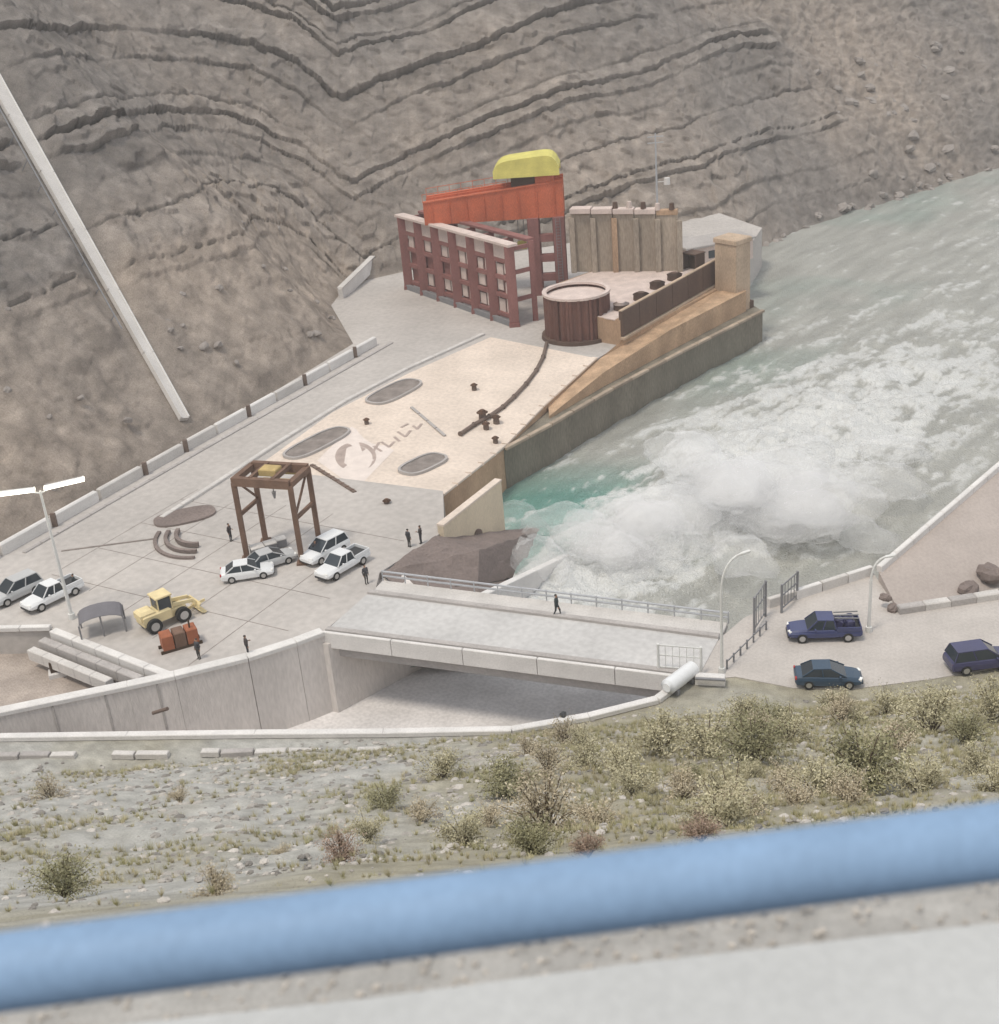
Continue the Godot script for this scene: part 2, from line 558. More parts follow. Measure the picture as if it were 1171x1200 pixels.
	bar(st, a0 + dir * 12.0 + off + nn * 1.25, a0 + dir * 68.0 + off + nn * 1.25, 0.12, 0.12)
	obj("handrail", st, M.grey_steel, ch)
	while x < 68.0:
		st = mb()
		bar(st, a0 + dir * x + off - nn * 0.9, a0 + dir * x + off + nn * 1.2, 0.1, 0.1)
		obj("post", st, M.grey_steel, ch)
		x += 4.0

	# loose rocks below the rubble slope and along the far waterline
	var shapes := []
	for m in 6: shapes.append(rock_mesh(100 + m))
	var places := []
	for m in 62:
		var s := rng.randf_range(276.0, 345.0)
		var tt := rng.randf_range(5.0, 34.0)
		places.append([s, tt, rng.randf_range(0.6, 1.7)])
	for m in 40:
		places.append([rng.randf_range(232.0, 345.0), rng.randf_range(0.6, 3.0), rng.randf_range(0.6, 1.3)])
	for m in 46:
		var tt := rng.randf_range(2.0, 26.0)
		var s := rng.randf_range(84.0, 166.0)
		if absf(s - chute_line(tt)) < 3.0: s += 7.0
		places.append([s, tt, rng.randf_range(0.25, 0.75), true])
	for m in places.size():
		var pl: Array = places[m]
		var b := hill_base(pl[0], pl[1])
		var o := put("boulder", shapes[m % 6], M.boulder)
		o.position = b[0] + b[1] * (0.15 + 0.25 * float(pl[1] > 4.0))
		o.rotation = Vector3(rng.randf() * 0.5, rng.randf() * TAU, rng.randf() * 0.5)
		o.scale = Vector3.ONE * pl[2] * Vector3(1.2, 0.8, 1.0)
		if pl.size() > 3: tag(o, "fallen grey brown rock block on the lower left hillside", "boulder", "fallen blocks on the left hillside")
		elif pl[1] > 4.0: tag(o, "grey boulder lying on the rubble slope above the far riverbank", "boulder", "boulders on the rubble slope")
		else: tag(o, "grey boulder at the waterline of the far riverbank", "boulder", "boulders along the far waterline")

func rock_mesh(seed_: int) -> ArrayMesh:
	var sp := SphereMesh.new()
	sp.radius = 1.0
	sp.height = 2.0
	sp.radial_segments = 9
	sp.rings = 5
	var arr := sp.get_mesh_arrays()
	var n := fn(seed_, 0.9, 2)
	var vv: PackedVector3Array = arr[Mesh.ARRAY_VERTEX]
	for i in vv.size():
		var d := vv[i].normalized()
		vv[i] = d * (0.85 + 0.32 * n.get_noise_3dv(d * 1.3)) * Vector3(1, 0.8, 1)
	var st := SurfaceTool.new()
	st.begin(Mesh.PRIMITIVE_TRIANGLES)
	st.set_smooth_group(-1)
	var idx: PackedInt32Array = arr[Mesh.ARRAY_INDEX]
	for i in idx: st.add_vertex(vv[i])
	st.generate_normals()
	return st.commit()

# ------------------------------------------------------------------ yard, roads and banks

func build_ground() -> void:
	var st := mb()
	var yard := [Vector3(-51.86, 0.00, -92.34), Vector3(-40.91, 0.00, -90.87), Vector3(-36.49, 0.00, -90.37), Vector3(-24.86, 0.00, -81.36), Vector3(-19.79, 0.00, -83.04), Vector3(-14.41, 0.00, -86.03), Vector3(-10.63, 0.00, -92.25), Vector3(-10.43, 0.00, -95.21), Vector3(-5.82, 0.00, -100.96), Vector3(-5.0, 0, -102.6), deck_r[0] + Vector3(0, 0.6, 0)]
	for p in deck_l: yard.append(p)
	yard.append_array([deck_r[3], Vector3(33.0, 0, -171.5), Vector3(46.0, 0, -204.0), Vector3(40, 0, -222), Vector3(-24, 0, -206), Vector3(-30, 0, -185), Vector3(-26, 0, -162), Vector3(-42, 0, -128), Vector3(-54, 0, -104), Vector3(-72, 0, -72), Vector3(-80, 0, -60)])
	prism(st, yard, -9.0)
	var pave := setting("yard_pavement", st.commit(), M.yard)
	var ja := Vector3(0.52, 0, -0.854)
	var jb := Vector3(0.854, 0, 0.52)
	for k in 5:
		st = mb()
		var o := Vector3(-40.0, 0.004, -103.0) + jb * (2.0 + 5.5 * k)
		bar(st, o - ja * (1.0 + 2.0 * k), o + ja * (17.0 if k < 4 else 10.0), 0.07, 0.008)
		obj("paving_joint", st, M.soil_bed, pave)
	for k in 4:
		st = mb()
		var o := Vector3(-40.0, 0.006, -103.0) + ja * (-2.0 + 5.5 * k) + jb * 2.0
		bar(st, o, o + jb * 26.0, 0.07, 0.008)
		obj("paving_joint", st, M.soil_bed, pave)
	# the sunken strip left of the channel
	st = mb()
	prism(st, [Vector3(-75, -2.2, -88), Vector3(-37.94, -2.20, -94.26), Vector3(-25.84, -2.20, -84.99), Vector3(-26.02, -2.20, -84.54), Vector3(-38.53, -2.20, -81.71), Vector3(-75, -2.2, -66)], -9.0)
	setting("sunken_yard", st.commit(), mat(Color(0.38, 0.325, 0.285), 0.35, 1.5, 0.97, 2.0))
	# channel floor below the bridge
	st = mb()
	prism(st, [Vector3(-70, -6.9, -60), Vector3(-70, -6.9, -84), Vector3(-16, -6.9, -88), Vector3(-9, -6.9, -97), Vector3(18, -6.9, -92), Vector3(16, -6.9, -70)], -9.0)
	setting("channel_floor", st.commit(), M.channel)
	# right-hand road
	st = mb()
	prism(st, [Vector3(11.58, 0.00, -74.80), Vector3(15.38, 0.00, -80.29), Vector3(17.51, 0.00, -82.68), Vector3(22.03, 0.00, -85.44), Vector3(28.76, 0.00, -87.70), Vector3(28.8, 0, -82.0), Vector3(37.0, 0, -84.0), Vector3(80, 0, -96), Vector3(80, 0, -78), Vector3(50, 0, -74.6), Vector3(32.92, 0.00, -73.18), Vector3(27.96, 0.00, -72.48), Vector3(22.67, 0.00, -72.16), Vector3(18.81, 0.00, -72.88), Vector3(15.27, 0.00, -74.86)], -9.0)
	setting("access_road", st.commit(), mat(Color(0.47, 0.435, 0.405), 0.18, 2.2, 0.95, 1.0))
	# bank sliding into the tailrace
	st = mb()
	var a := Vector3(-10.34, 0.06, -95.08)
	var b := Vector3(-5.74, 0.06, -100.82)
	var c := Vector3(-2.04, -1.20, -100.10)
	var d := Vector3(4.96, -7.00, -115.81)
	var e := Vector3(1.57, -6.90, -105.23)
	var f := Vector3(-2.42, -3.20, -97.42)
	var g := Vector3(-8.60, -0.40, -92.76)
	for tr in [[a, b, c], [a, c, f], [a, f, g], [c, d, e], [c, e, f], [b, Vector3(-1.08, -6.90, -115.04), d], [b, d, c]]:
		rough_face(st, tr[0], tr[1], tr[2], 14, 0.35, fn(61, 0.35, 3))
	prism(st, [g, f, e, e + Vector3(0, 0, 2.0), f + Vector3(0, 0, 3.0), g + Vector3(0, 0, 2.4)], -9.0)
	setting("bank_slope", st.commit(), M.gunite)

func rough_face(st: SurfaceTool, a: Vector3, b: Vector3, c: Vector3, n: int, amp: float, noise: FastNoiseLite) -> void:
	# a triangle cut into n rows and roughened; edges shared with neighbours stay closed because the bumps follow the place
	for i in n:
		for j in n - i:
			var q := []
			for k in [[i, j], [i + 1, j], [i, j + 1], [i + 1, j + 1]]:
				var p: Vector3 = a + (b - a) * (float(k[0]) / n) + (c - a) * (float(k[1]) / n)
				q.append(p + Vector3.UP * noise.get_noise_3dv(p) * amp)
			face(st, q[0], q[1], q[2], Vector3.UP)
			if j < n - i - 1: face(st, q[1], q[3], q[2], Vector3.UP)

func build_water() -> void:
	var swell := fn(41, 0.11, 4)
	var chop := fn(42, 0.5, 4)
	var lace := fn(45, 0.75, 3)
	var foam := fn(43, 0.16, 5)
	var streak := fn(44, 0.2, 4)
	var nu := 560
	var nv := 620
	var v := PackedVector3Array()
	var col := PackedColorArray()
	v.resize(nu * nv)
	col.resize(nu * nv)
	var o0 := Vector3(8.45, -6.50, -103.86)
	var o1 := Vector3(77.17, -6.50, -184.60)
	var fl := Vector2(o1.x - o0.x, o1.z - o0.z)
	var reach := fl.length()
	fl /= reach
	for i in nu:
		var x := -12.0 + 190.0 * pow(float(i) / (nu - 1), 1.25)
		for j in nv:
			var z := -90.0 - 260.0 * pow(float(j) / (nv - 1), 1.2)
			var r := Vector2(x - o0.x, z - o0.z)
			var al := r.dot(fl)
			var ac := r.x * -fl.y + r.y * fl.x
			# the jet from the outlet boils over the first 60 metres and its core keeps to the right-hand bank
			var core := exp(-pow((ac - 1.0 - al * 0.05) / (10.0 + al * 0.13), 2.0)) * smooth((al + 26.0) / 16.0) * (1.0 - 0.72 * smooth((al - 35.0) / 60.0))
			var white := core
			white = maxf(white, 0.75 * exp(-pow((al - 62.0) / 16.0, 2.0) - pow((ac - 9.0) / 9.0, 2.0)))
			var warp := swell.get_noise_2d(x, z)
			var fnse := foam.get_noise_2d(al * 0.55 + warp * 5.0, ac * 1.25 + warp * 4.0)
			var st := streak.get_noise_2d(al * 0.28, ac * 1.7)
			var k := smooth((fnse * 0.7 + st * 0.5 + lace.get_noise_2d(al * 0.5, ac) * 0.4 + white * 1.05 - 0.42) / 0.30)
			var h := warp * (0.18 + 0.85 * white) + (0.5 - absf(chop.get_noise_2d(al * 0.7, ac))) * (0.10 + 0.75 * white) + 0.55 * white + k * 0.12
			v[i * nv + j] = Vector3(x, WATER + h, z)
			var deep := Color(0.125, 0.265, 0.225)
			var silt := Color(0.35, 0.35, 0.32)
			var far := clampf(smooth((al - 6.0) / 26.0) + smooth((ac + 9.0) / 8.0) + 0.5 * streak.get_noise_2d(x * 0.12, z * 0.12), 0.0, 1.0)
			var w := deep.lerp(silt, far)
			w = w * (1.0 + 0.25 * st)
			var cc := w.lerp(Color(0.60, 0.605, 0.59), k * clampf(0.45 + 0.55 * white + 0.3 * fnse, 0.0, 1.0))
			cc.a = 1.0
			col[i * nv + j] = cc
	setting("river_water", grid_mesh(v, col, nu, nv, Vector3.UP), M.water)

func kerb_z(x: float) -> float:
	return interp(x, [-80.0, -36.0, -17.8, -0.5, 9.5, 11.6, 15.2, 19.0, 22.7, 33.0, 60.0], [-79.0, -75.4, -73.1, -70.9, -73.0, -75.3, -75.4, -73.2, -72.6, -73.6, -77.0])

func slope_at(x: float, z: float) -> float:
	return interp(-z, slope_r, slope_y)

func build_foreground() -> void:
	var bump := fn(51, 0.12, 5)
	var patch := fn(52, 0.07, 4)
	var nu := 300
	var nv := 320
	var v := PackedVector3Array()
	var col := PackedColorArray()
	v.resize(nu * nv)
	col.resize(nu * nv)
	for i in nu:
		for j in nv:
			var f := float(j) / (nv - 1)
			var fx := -1.0 + 2.0 * i / (nu - 1)
			var x := fx * (58.0 - 40.0 * f)
			var z := lerpf(kerb_z(x) , -2.3, f)
			var y := slope_at(x, z) - 0.06
			var away := smooth((z - kerb_z(x)) / 5.0) * (1.0 - smooth((f - 0.85) / 0.12))
			y += away * bump.get_noise_2d(x, z) * 0.7 * (1.0 if z < -28.0 else 0.4)
			v[i * nv + j] = Vector3(x, y, z)
			var g := clampf(0.1 + 1.1 * patch.get_noise_2d(x, z) + smooth((x + 9.0) / 9.0) * 0.85, 0.0, 1.0)
			var c := Color(0.58, 0.57, 0.53).lerp(Color(0.47, 0.435, 0.335), g) * (1.0 + 0.35 * bump.get_noise_2d(x * 7.0, z * 7.0))
			c.a = 1.0
			col[i * nv + j] = c
	setting("hillside_ground", grid_mesh(v, col, nu, nv, Vector3.UP), M.ground)
	# stones and dry tufts: uncountable
	var mm := MultiMesh.new()
	mm.transform_format = MultiMesh.TRANSFORM_3D
	mm.use_colors = true
	mm.mesh = rock_mesh(140)
	var n := 7000
	mm.instance_count = n
	for i in n:
		var z := -lerpf(7.0, 71.5, sqrt(rng.randf()))
		var x := rng.randf_range(-0.52, 0.52) * -z
		var y := slope_at(x, z) - 0.06
		var r := (0.05 + 0.20 * pow(rng.randf(), 3.0)) * clampf(-z / 45.0, 0.3, 1.0)
		mm.set_instance_transform(i, Transform3D(Basis.from_euler(Vector3(rng.randf() * 0.6, rng.randf() * TAU, 0)).scaled(Vector3(r * 1.3, r * 0.7, r)), Vector3(x, y + bump.get_noise_2d(x, z) * 0.7 * smooth((z - kerb_z(x)) / 5.0), z)))
		var k := rng.randf_range(0.4, 1.15)
		mm.set_instance_color(i, Color(k, k, k))
	var o := MultiMeshInstance3D.new()
	o.multimesh = mm
	o.material_override = M.pebble
	o.name = "loose_stones"
	add_child(o)
	tag(o, "loose grey stones strewn over the foreground hillside", "stones", "", "stuff")
	# tufts
	var tuft := mb()
	for b in 26:
		var an := rng.randf() * TAU
		var r := rng.randf() * 0.12
		var root := Vector3(cos(an) * r, 0, sin(an) * r)
		var tip := root + Vector3(cos(an) * rng.randf_range(0.05, 0.25), rng.randf_range(0.18, 0.45), sin(an) * rng.randf_range(0.05, 0.25))
		var w := Vector3(-sin(an), 0, cos(an)) * 0.018
		face(tuft, root - w, root + w, tip, Vector3(0.2, 1, 0.4))
	mm = MultiMesh.new()
	mm.transform_format = MultiMesh.TRANSFORM_3D
	mm.use_colors = true
	mm.mesh = tuft.commit()
	n = 9000
	mm.instance_count = n
	var made := 0
	while made < n:
		var z := -lerpf(7.0, 70.5, sqrt(rng.randf()))
		var x := rng.randf_range(-0.52, 0.52) * -z
		var g := 0.10 + 1.3 * patch.get_noise_2d(x, z) + smooth((x + 3.0) / 9.0) * 0.9 - 0.05
		if rng.randf() > clampf(g, 0.06, 1.0): continue
		var y := slope_at(x, z) - 0.08 + bump.get_noise_2d(x, z) * 0.7 * smooth((z - kerb_z(x)) / 5.0)
		var s := rng.randf_range(0.4, 1.0) * clampf(-z / 40.0, 0.35, 1.0)
		mm.set_instance_transform(made, Transform3D(Basis(Vector3.UP, rng.randf() * TAU).scaled(Vector3.ONE * s), Vector3(x, y, z)))
		mm.set_instance_color(made, Color(0.48, 0.43, 0.30).lerp(Color(0.36, 0.345, 0.20), rng.randf()) * rng.randf_range(0.8, 1.2))
		made += 1
	o = MultiMeshInstance3D.new()
	o.multimesh = mm
	o.material_override = M.leaf_dry
	o.name = "dry_grass"
	add_child(o)
	tag(o, "dry straw coloured grass tufts on the foreground hillside", "grass", "", "stuff")

	# the lookout: gravel shoulder, concrete ledge, blue pipe rail
	var st := mb()
	prism(st, [Vector3(-6, 46.9, -2.12), Vector3(-6, 46.86, -2.42), Vector3(6, 46.86, -2.42), Vector3(6, 46.9, -2.12)], 44.0)
	prism(st, [Vector3(-6, 46.87, -1.6), Vector3(-6, 46.9, -2.12), Vector3(6, 46.9, -2.12), Vector3(6, 46.87, -1.6)], 44.0)
	setting("gravel_shoulder", st.commit(), M.shoulder)
	st = mb()
	prism(st, [Vector3(-6, 46.93, -1.62), Vector3(-6, 46.93, -1.98), Vector3(-1.17, 46.93, -2.03), Vector3(-0.38, 46.93, -2.05), Vector3(0.22, 46.93, -2.085), Vector3(1.02, 46.93, -2.11), Vector3(6, 46.93, -2.3), Vector3(6, 46.93, -1.62)], 46.7)
	setting("concrete_ledge", st.commit(), M.ledge)
	st = mb()
	prism(st, [Vector3(-14, 46.88, 9), Vector3(-14, 46.88, -1.62), Vector3(14, 46.88, -1.62), Vector3(14, 46.88, 9)], 45.0)
	setting("added_dark_road", st.commit(), M.added_asphalt)  # unseen road sheet, added dark to cut light bounced up onto the pipe
	mm = MultiMesh.new()
	mm.transform_format = MultiMesh.TRANSFORM_3D
	mm.use_colors = true
	mm.mesh = rock_mesh(150)
	mm.instance_count = 900
	for i in 900:
		var r := rng.randf_range(0.004, 0.011)
		mm.set_instance_transform(i, Transform3D(Basis.from_euler(Vector3(rng.randf(), rng.randf() * TAU, 0)).scaled(Vector3.ONE * r), Vector3(rng.randf_range(-2.2, 2.2), 46.9 + r * 0.3, rng.randf_range(-2.4, -2.06))))
		var k := rng.randf_range(0.85, 1.2)
		mm.set_instance_color(i, Color(k, k * 0.98, k * 0.95))
	o = MultiMeshInstance3D.new()
	o.multimesh = mm
	o.material_override = M.pebble
	o.name = "shoulder_gravel"
	add_child(o)
	tag(o, "small gravel on the narrow shoulder below the blue rail", "gravel", "", "stuff")
	var rail := thing("pipe_railing", "thick light blue pipe railing crossing the near foreground", "railing")
	var p0 := Vector3(-0.769, 47.689, -1.408)
	var p1 := Vector3(0.671, 47.746, -1.434)
	var ax := (p1 - p0).normalized()
	st = mb()
	tube(st, p0 - ax * 2.4, p1 + ax * 2.4, 0.0555, 0.0555, 40)
	obj("pipe", st, M.blue_pipe, rail)
	for k in [-1.75, 1.75]:
		st = mb()
		var top: Vector3 = (p0 + p1) / 2.0 + ax * k
		tube(st, Vector3(top.x, 46.9, top.z), top, 0.03, 0.03, 16)
		tube(st, Vector3(top.x, 46.9, top.z), Vector3(top.x, 46.95, top.z), 0.08, 0.08, 16)
		obj("post", st, M.rail_post, rail)

# ------------------------------------------------------------------ painted deck

func deck(u: float, w: float) -> Vector3:
	var k := clampf(u, 0.0, 1.0) * 3.0
	var i := mini(int(k), 2)
	var l: Vector3 = deck_l[i].lerp(deck_l[i + 1], k - i)
	var r: Vector3 = deck_r[i].lerp(deck_r[i + 1], k - i)
	var p := l.lerp(r, w)
	p.y = lerpf(l.y, r.y, pow(w, 2.2))
	return p

func strip(st: SurfaceTool, pts: Array, w: float, up: float) -> void:
	# a band of paint or a thin plate laid along points
	for i in pts.size() - 1:
		var a: Vector3 = pts[i] + Vector3.UP * up
		var b: Vector3 = pts[i + 1] + Vector3.UP * up
		bar(st, a, b + (b - a).normalized() * w * 0.3, w, 0.012)

func oval(c: Vector3, ax: Vector3, along_r: float, across_r: float, n := 28, power := 3.0) -> Array:
	var x := Vector3(ax.x, 0, ax.z).normalized()
	var z := Vector3(-x.z, 0, x.x)
	var out := []
	for i in n:
		var t := TAU * i / n
		var cx := signf(cos(t)) * pow(absf(cos(t)), 2.0 / power)
		var cz := signf(sin(t)) * pow(absf(sin(t)), 2.0 / power)
		out.append(c + x * along_r * cx + z * across_r * cz)
	return out

func build_deck() -> void:
	var nu := 61
	var nv := 41
	var v := PackedVector3Array()
	for i in nu:
		for j in nv: v.append(deck(float(i) / (nu - 1), float(j) / (nv - 1)) + Vector3.UP * 0.005)
	var d := setting("powerhouse_deck", grid_mesh(v, PackedColorArray(), nu, nv, Vector3.UP), M.cream)
	var st := mb()
	for i in 60:
		var a := deck(i / 60.0, 1.0)
		var b := deck((i + 1) / 60.0, 1.0)
		quad(st, a, b, Vector3(b.x, -9, b.z), Vector3(a.x, -9, a.z), Vector3(1, 0, 1))
	for i in 40:
		var a := deck(0.0, i / 40.0)
		var b := deck(0.0, (i + 1) / 40.0)
		quad(st, a, b, Vector3(b.x, -9, b.z), Vector3(a.x, -9, a.z), Vector3(0, 0, 1))
	obj("deck_side", st, M.tan, d)
	# pale coping along the water edge, in lengths
	for i in 14:
		st = mb()
		var a := deck(i / 14.0 + 0.004, 0.985)
		var b := deck((i + 1) / 14.0 - 0.004, 0.985)
		bar(st, a + Vector3.UP * 0.12, b + Vector3.UP * 0.12, 0.7, 0.22, 0.04)
		obj("coping_stone", st, M.cream, d)

	var ax := Vector3(-9.31, -0.00, -146.66) - Vector3(-17.63, 0.00, -135.28)
	var beds := [[Vector3(-10.91, -0.02, -140.12), 4.2, 1.9, "rounded grey brown gravel bed near the far road kerb", Vector3(-9.52, -0.04, -139.83), Vector3(-10.77, -0.08, -136.25)], [Vector3(-7.26, -0.64, -119.19), 3.2, 1.5, "rounded grey gravel bed near the water edge of the cream deck", Vector3(-6.06, -0.76, -119.21), Vector3(-7.20, -0.60, -116.04)], [Vector3(-18.51, -0.02, -126.04), 4.6, 1.7, "rounded mauve gravel bed beside the emblem and the small gantry", Vector3(-17.23, -0.04, -125.80), Vector3(-18.20, -0.04, -122.71)]]
	for b in beds:
		var t := thing("gravel_bed", b[3], "planting bed", b[0], 0.0, "gravel beds on the cream deck")
		var dn: Vector3 = (b[4] - b[0]).cross(b[5] - b[0]).normalized()
		t.basis = Basis(Quaternion(Vector3.UP, dn if dn.y > 0.0 else -dn))
		var rim := oval(Vector3.ZERO, ax, b[1], b[2])
		var inner := oval(Vector3.ZERO, ax, b[1] - 0.25, b[2] - 0.25)
		st = mb()
		for i in rim.size():
			var j: int = (i + 1) % rim.size()
			var y := Vector3.UP * 0.28
			quad(st, rim[i] - y * 2.0, rim[j] - y * 2.0, rim[j] + y, rim[i] + y, rim[i])
			quad(st, rim[i] + y, rim[j] + y, inner[j] + y, inner[i] + y, Vector3.UP)
			quad(st, inner[i], inner[j], inner[j] + y, inner[i] + y, -rim[i])
		obj("kerb_rim", st, M.concrete, t)
		st = mb()
		var lifted := []
		for p in inner: lifted.append(p + Vector3.UP * 0.16)
		prism(st, lifted, -0.5, false)
		obj("gravel_fill", st, M.soil_bed, t)
	# emblem and lettering painted on the deck
	var em := thing("painted_emblem", "large round emblem with a lettered line painted on the cream deck", "emblem", Vector3(-14.19, -0.15, -121.85))
	var o := em.position
	st = mb()
	prism(st, [Vector3(-18.08, -0.04, -121.33) - o + Vector3.UP * 0.018, Vector3(-15.19, -0.05, -130.32) - o + Vector3.UP * 0.018, Vector3(-10.31, -0.36, -123.09) - o + Vector3.UP * 0.018, Vector3(-13.56, -0.17, -113.54) - o + Vector3.UP * 0.018], -0.2, false)
	obj("pale_panel", st, M.emblem_light, em)
	var e1 := Vector3(-12.08, -0.26, -121.63) - Vector3(-16.31, -0.08, -122.16)
	var e2 := Vector3(-13.94, -0.17, -118.04) - Vector3(-14.44, -0.11, -125.82)
	st = mb()
	for i in 40:
		var t0 := TAU * i / 40.0
		var t1 := TAU * (i + 1) / 40.0
		var c0 := (e1 * cos(t0) + e2 * sin(t0)) / 2.0 + Vector3.UP * 0.03
		var c1 := (e1 * cos(t1) + e2 * sin(t1)) / 2.0 + Vector3.UP * 0.03
		var k := 0.72
		quad(st, c0, c1, Vector3(c1.x * k, c1.y, c1.z * k), Vector3(c0.x * k, c0.y, c0.z * k), Vector3.UP)
	obj("ring", st, M.emblem, em)
	st = mb()
	var half := []
	for i in 21:
		var t := PI * 0.75 + PI * i / 20.0
		half.append((e1 * cos(t) + e2 * sin(t)) * 0.36 + Vector3.UP * 0.03)
	prism(st, half, -0.2, false)
	obj("half_disc", st, M.emblem, em)
	st = mb()
	strip(st, [Vector3(-14.82, -0.14, -119.70) - o, Vector3(-13.94, -0.16, -122.05) - o, Vector3(-12.46, -0.24, -120.53) - o], 0.45, 0.045)
	strip(st, [Vector3(-14.44, -0.14, -123.03) - o, Vector3(-13.09, -0.21, -119.48) - o], 0.4, 0.05)
	obj("swoosh", st, M.emblem_light, em)
	var strokes := [[Vector3(-12.49, -0.22, -124.41), Vector3(-11.62, -0.28, -122.95)], [Vector3(-12.49, -0.23, -122.79), Vector3(-11.99, -0.23, -125.30)], [Vector3(-11.74, -0.25, -125.51), Vector3(-10.87, -0.32, -124.05), Vector3(-10.39, -0.34, -125.42)], [Vector3(-10.44, -0.31, -126.84), Vector3(-9.86, -0.38, -125.64)], [Vector3(-10.13, -0.32, -128.28), Vector3(-9.27, -0.41, -126.79), Vector3(-8.77, -0.42, -128.46)], [Vector3(-9.80, -0.32, -129.46), Vector3(-9.09, -0.35, -130.40)], [Vector3(-8.53, -0.42, -129.93), Vector3(-8.05, -0.49, -128.95), Vector3(-7.62, -0.47, -130.33)]]
	for s in strokes:
		st = mb()
		var loc := []
		for p in s: loc.append(p - o)
		strip(st, loc, 0.3, 0.03)
		obj("letter_stroke", st, M.emblem, em)
	# dark slot and pale joint across the deck
	var sl := thing("drain_slot", "dark brown grated drain slot running diagonally below the emblem", "drain", Vector3(-16.12, -0.09, -116.62))
	st = mb()
	bar(st, Vector3(-18.57, 0.00, -120.22) - sl.position + Vector3.UP * 0.06, Vector3(-13.63, 0.00, -112.37) - sl.position + Vector3.UP * 0.06, 0.4, 0.12, 0.02)
	obj("frame", st, M.dark_slot, sl)
	for i in 9:
		st = mb()
		var q: Vector3 = (Vector3(-18.57, 0.00, -120.22)).lerp(Vector3(-13.63, 0.00, -112.37), (i + 0.5) / 9.0) - sl.position
		bar(st, q + Vector3(-0.2, 0.14, 0.1), q + Vector3(0.2, 0.14, -0.1), 0.1, 0.05)
		obj("grate_bar", st, M.gantry, sl)
	var jt := thing("deck_kerb", "low grey kerb crossing the middle of the cream deck", "kerb", Vector3(-7.07, -0.49, -130.77))
	for i in 4:
		st = mb()
		var q0: Vector3 = (Vector3(-8.82, -0.18, -134.93)).lerp(Vector3(-5.05, -0.87, -126.96), i / 4.0 + 0.01) - jt.position + Vector3.UP * 0.1
		var q1: Vector3 = (Vector3(-8.82, -0.18, -134.93)).lerp(Vector3(-5.05, -0.87, -126.96), (i + 1) / 4.0 - 0.01) - jt.position + Vector3.UP * 0.1
		bar(st, q0, q1, 0.35, 0.22, 0.03)
		obj("kerb_stone", st, M.concrete, jt)
	# rusty pipeline over the deck
	var run := thing("rusty_pipeline", "rusty brown pipeline curving over the deck to the round tank", "pipeline")
	var pts := [Vector3(7.69, -0.00, -152.94), Vector3(6.92, -0.09, -147.99), Vector3(5.80, -0.28, -143.72), Vector3(4.36, -0.53, -139.93), Vector3(2.80, -0.76, -136.64), Vector3(1.43, -0.90, -134.02), Vector3(-0.17, -0.97, -131.65), Vector3(-1.91, -1.02, -129.62), Vector3(-3.42, -1.09, -127.38)]
	for i in pts.size() - 1:
		st = mb()
		tube(st, pts[i] + Vector3.UP * 0.25, pts[i + 1] + Vector3.UP * 0.25, 0.22, 0.22, 10)
		tube(st, pts[i + 1] + Vector3.UP * 0.25 - (pts[i + 1] - pts[i]).normalized() * 0.08, pts[i + 1] + Vector3.UP * 0.25 + (pts[i + 1] - pts[i]).normalized() * 0.08, 0.3, 0.3, 10)
		obj("pipe_length", st, M.dark_slot, run)
	var heap := [[Vector3(-0.94, -0.95, -131.26), 1.1, "brown steel valve housing beside the rusty pipeline bend"], [Vector3(0.52, -1.17, -130.44), 0.9, "small brown valve housing between pipeline and deck edge"], [Vector3(-0.64, -1.21, -129.04), 0.8, "brown valve housing on the near side of the pipeline"], [Vector3(0.23, -1.70, -126.08), 0.7, "small dark vent hood at the deck edge"], [Vector3(-1.66, -0.31, -139.41), 0.75, "dark vent hood alone in the middle of the far deck"], [Vector3(-13.55, -0.09, -130.81), 0.65, "dark vent hood between the gravel beds"], [Vector3(-10.41, -0.30, -109.21), 0.7, "dark vent hood near the yard corner of the deck"]]
	for h in heap:
		var t := thing("vent_housing", h[2], "vent", h[0], rng.randf() * 1.5, "vents and valves on the cream deck")
		st = mb()
		tube(st, Vector3(0, -0.3, 0), Vector3(0, h[1] * 0.8, 0), h[1] * 0.42, h[1] * 0.36, 12)
		obj("shaft", st, M.dark_slot, t)
		st = mb()
		tube(st, Vector3(0, h[1] * 0.8, 0), Vector3(0, h[1] * 1.1, 0), h[1] * 0.6, h[1] * 0.2, 12)
		obj("cowl", st, M.gantry, t)

# ------------------------------------------------------------------ powerhouse

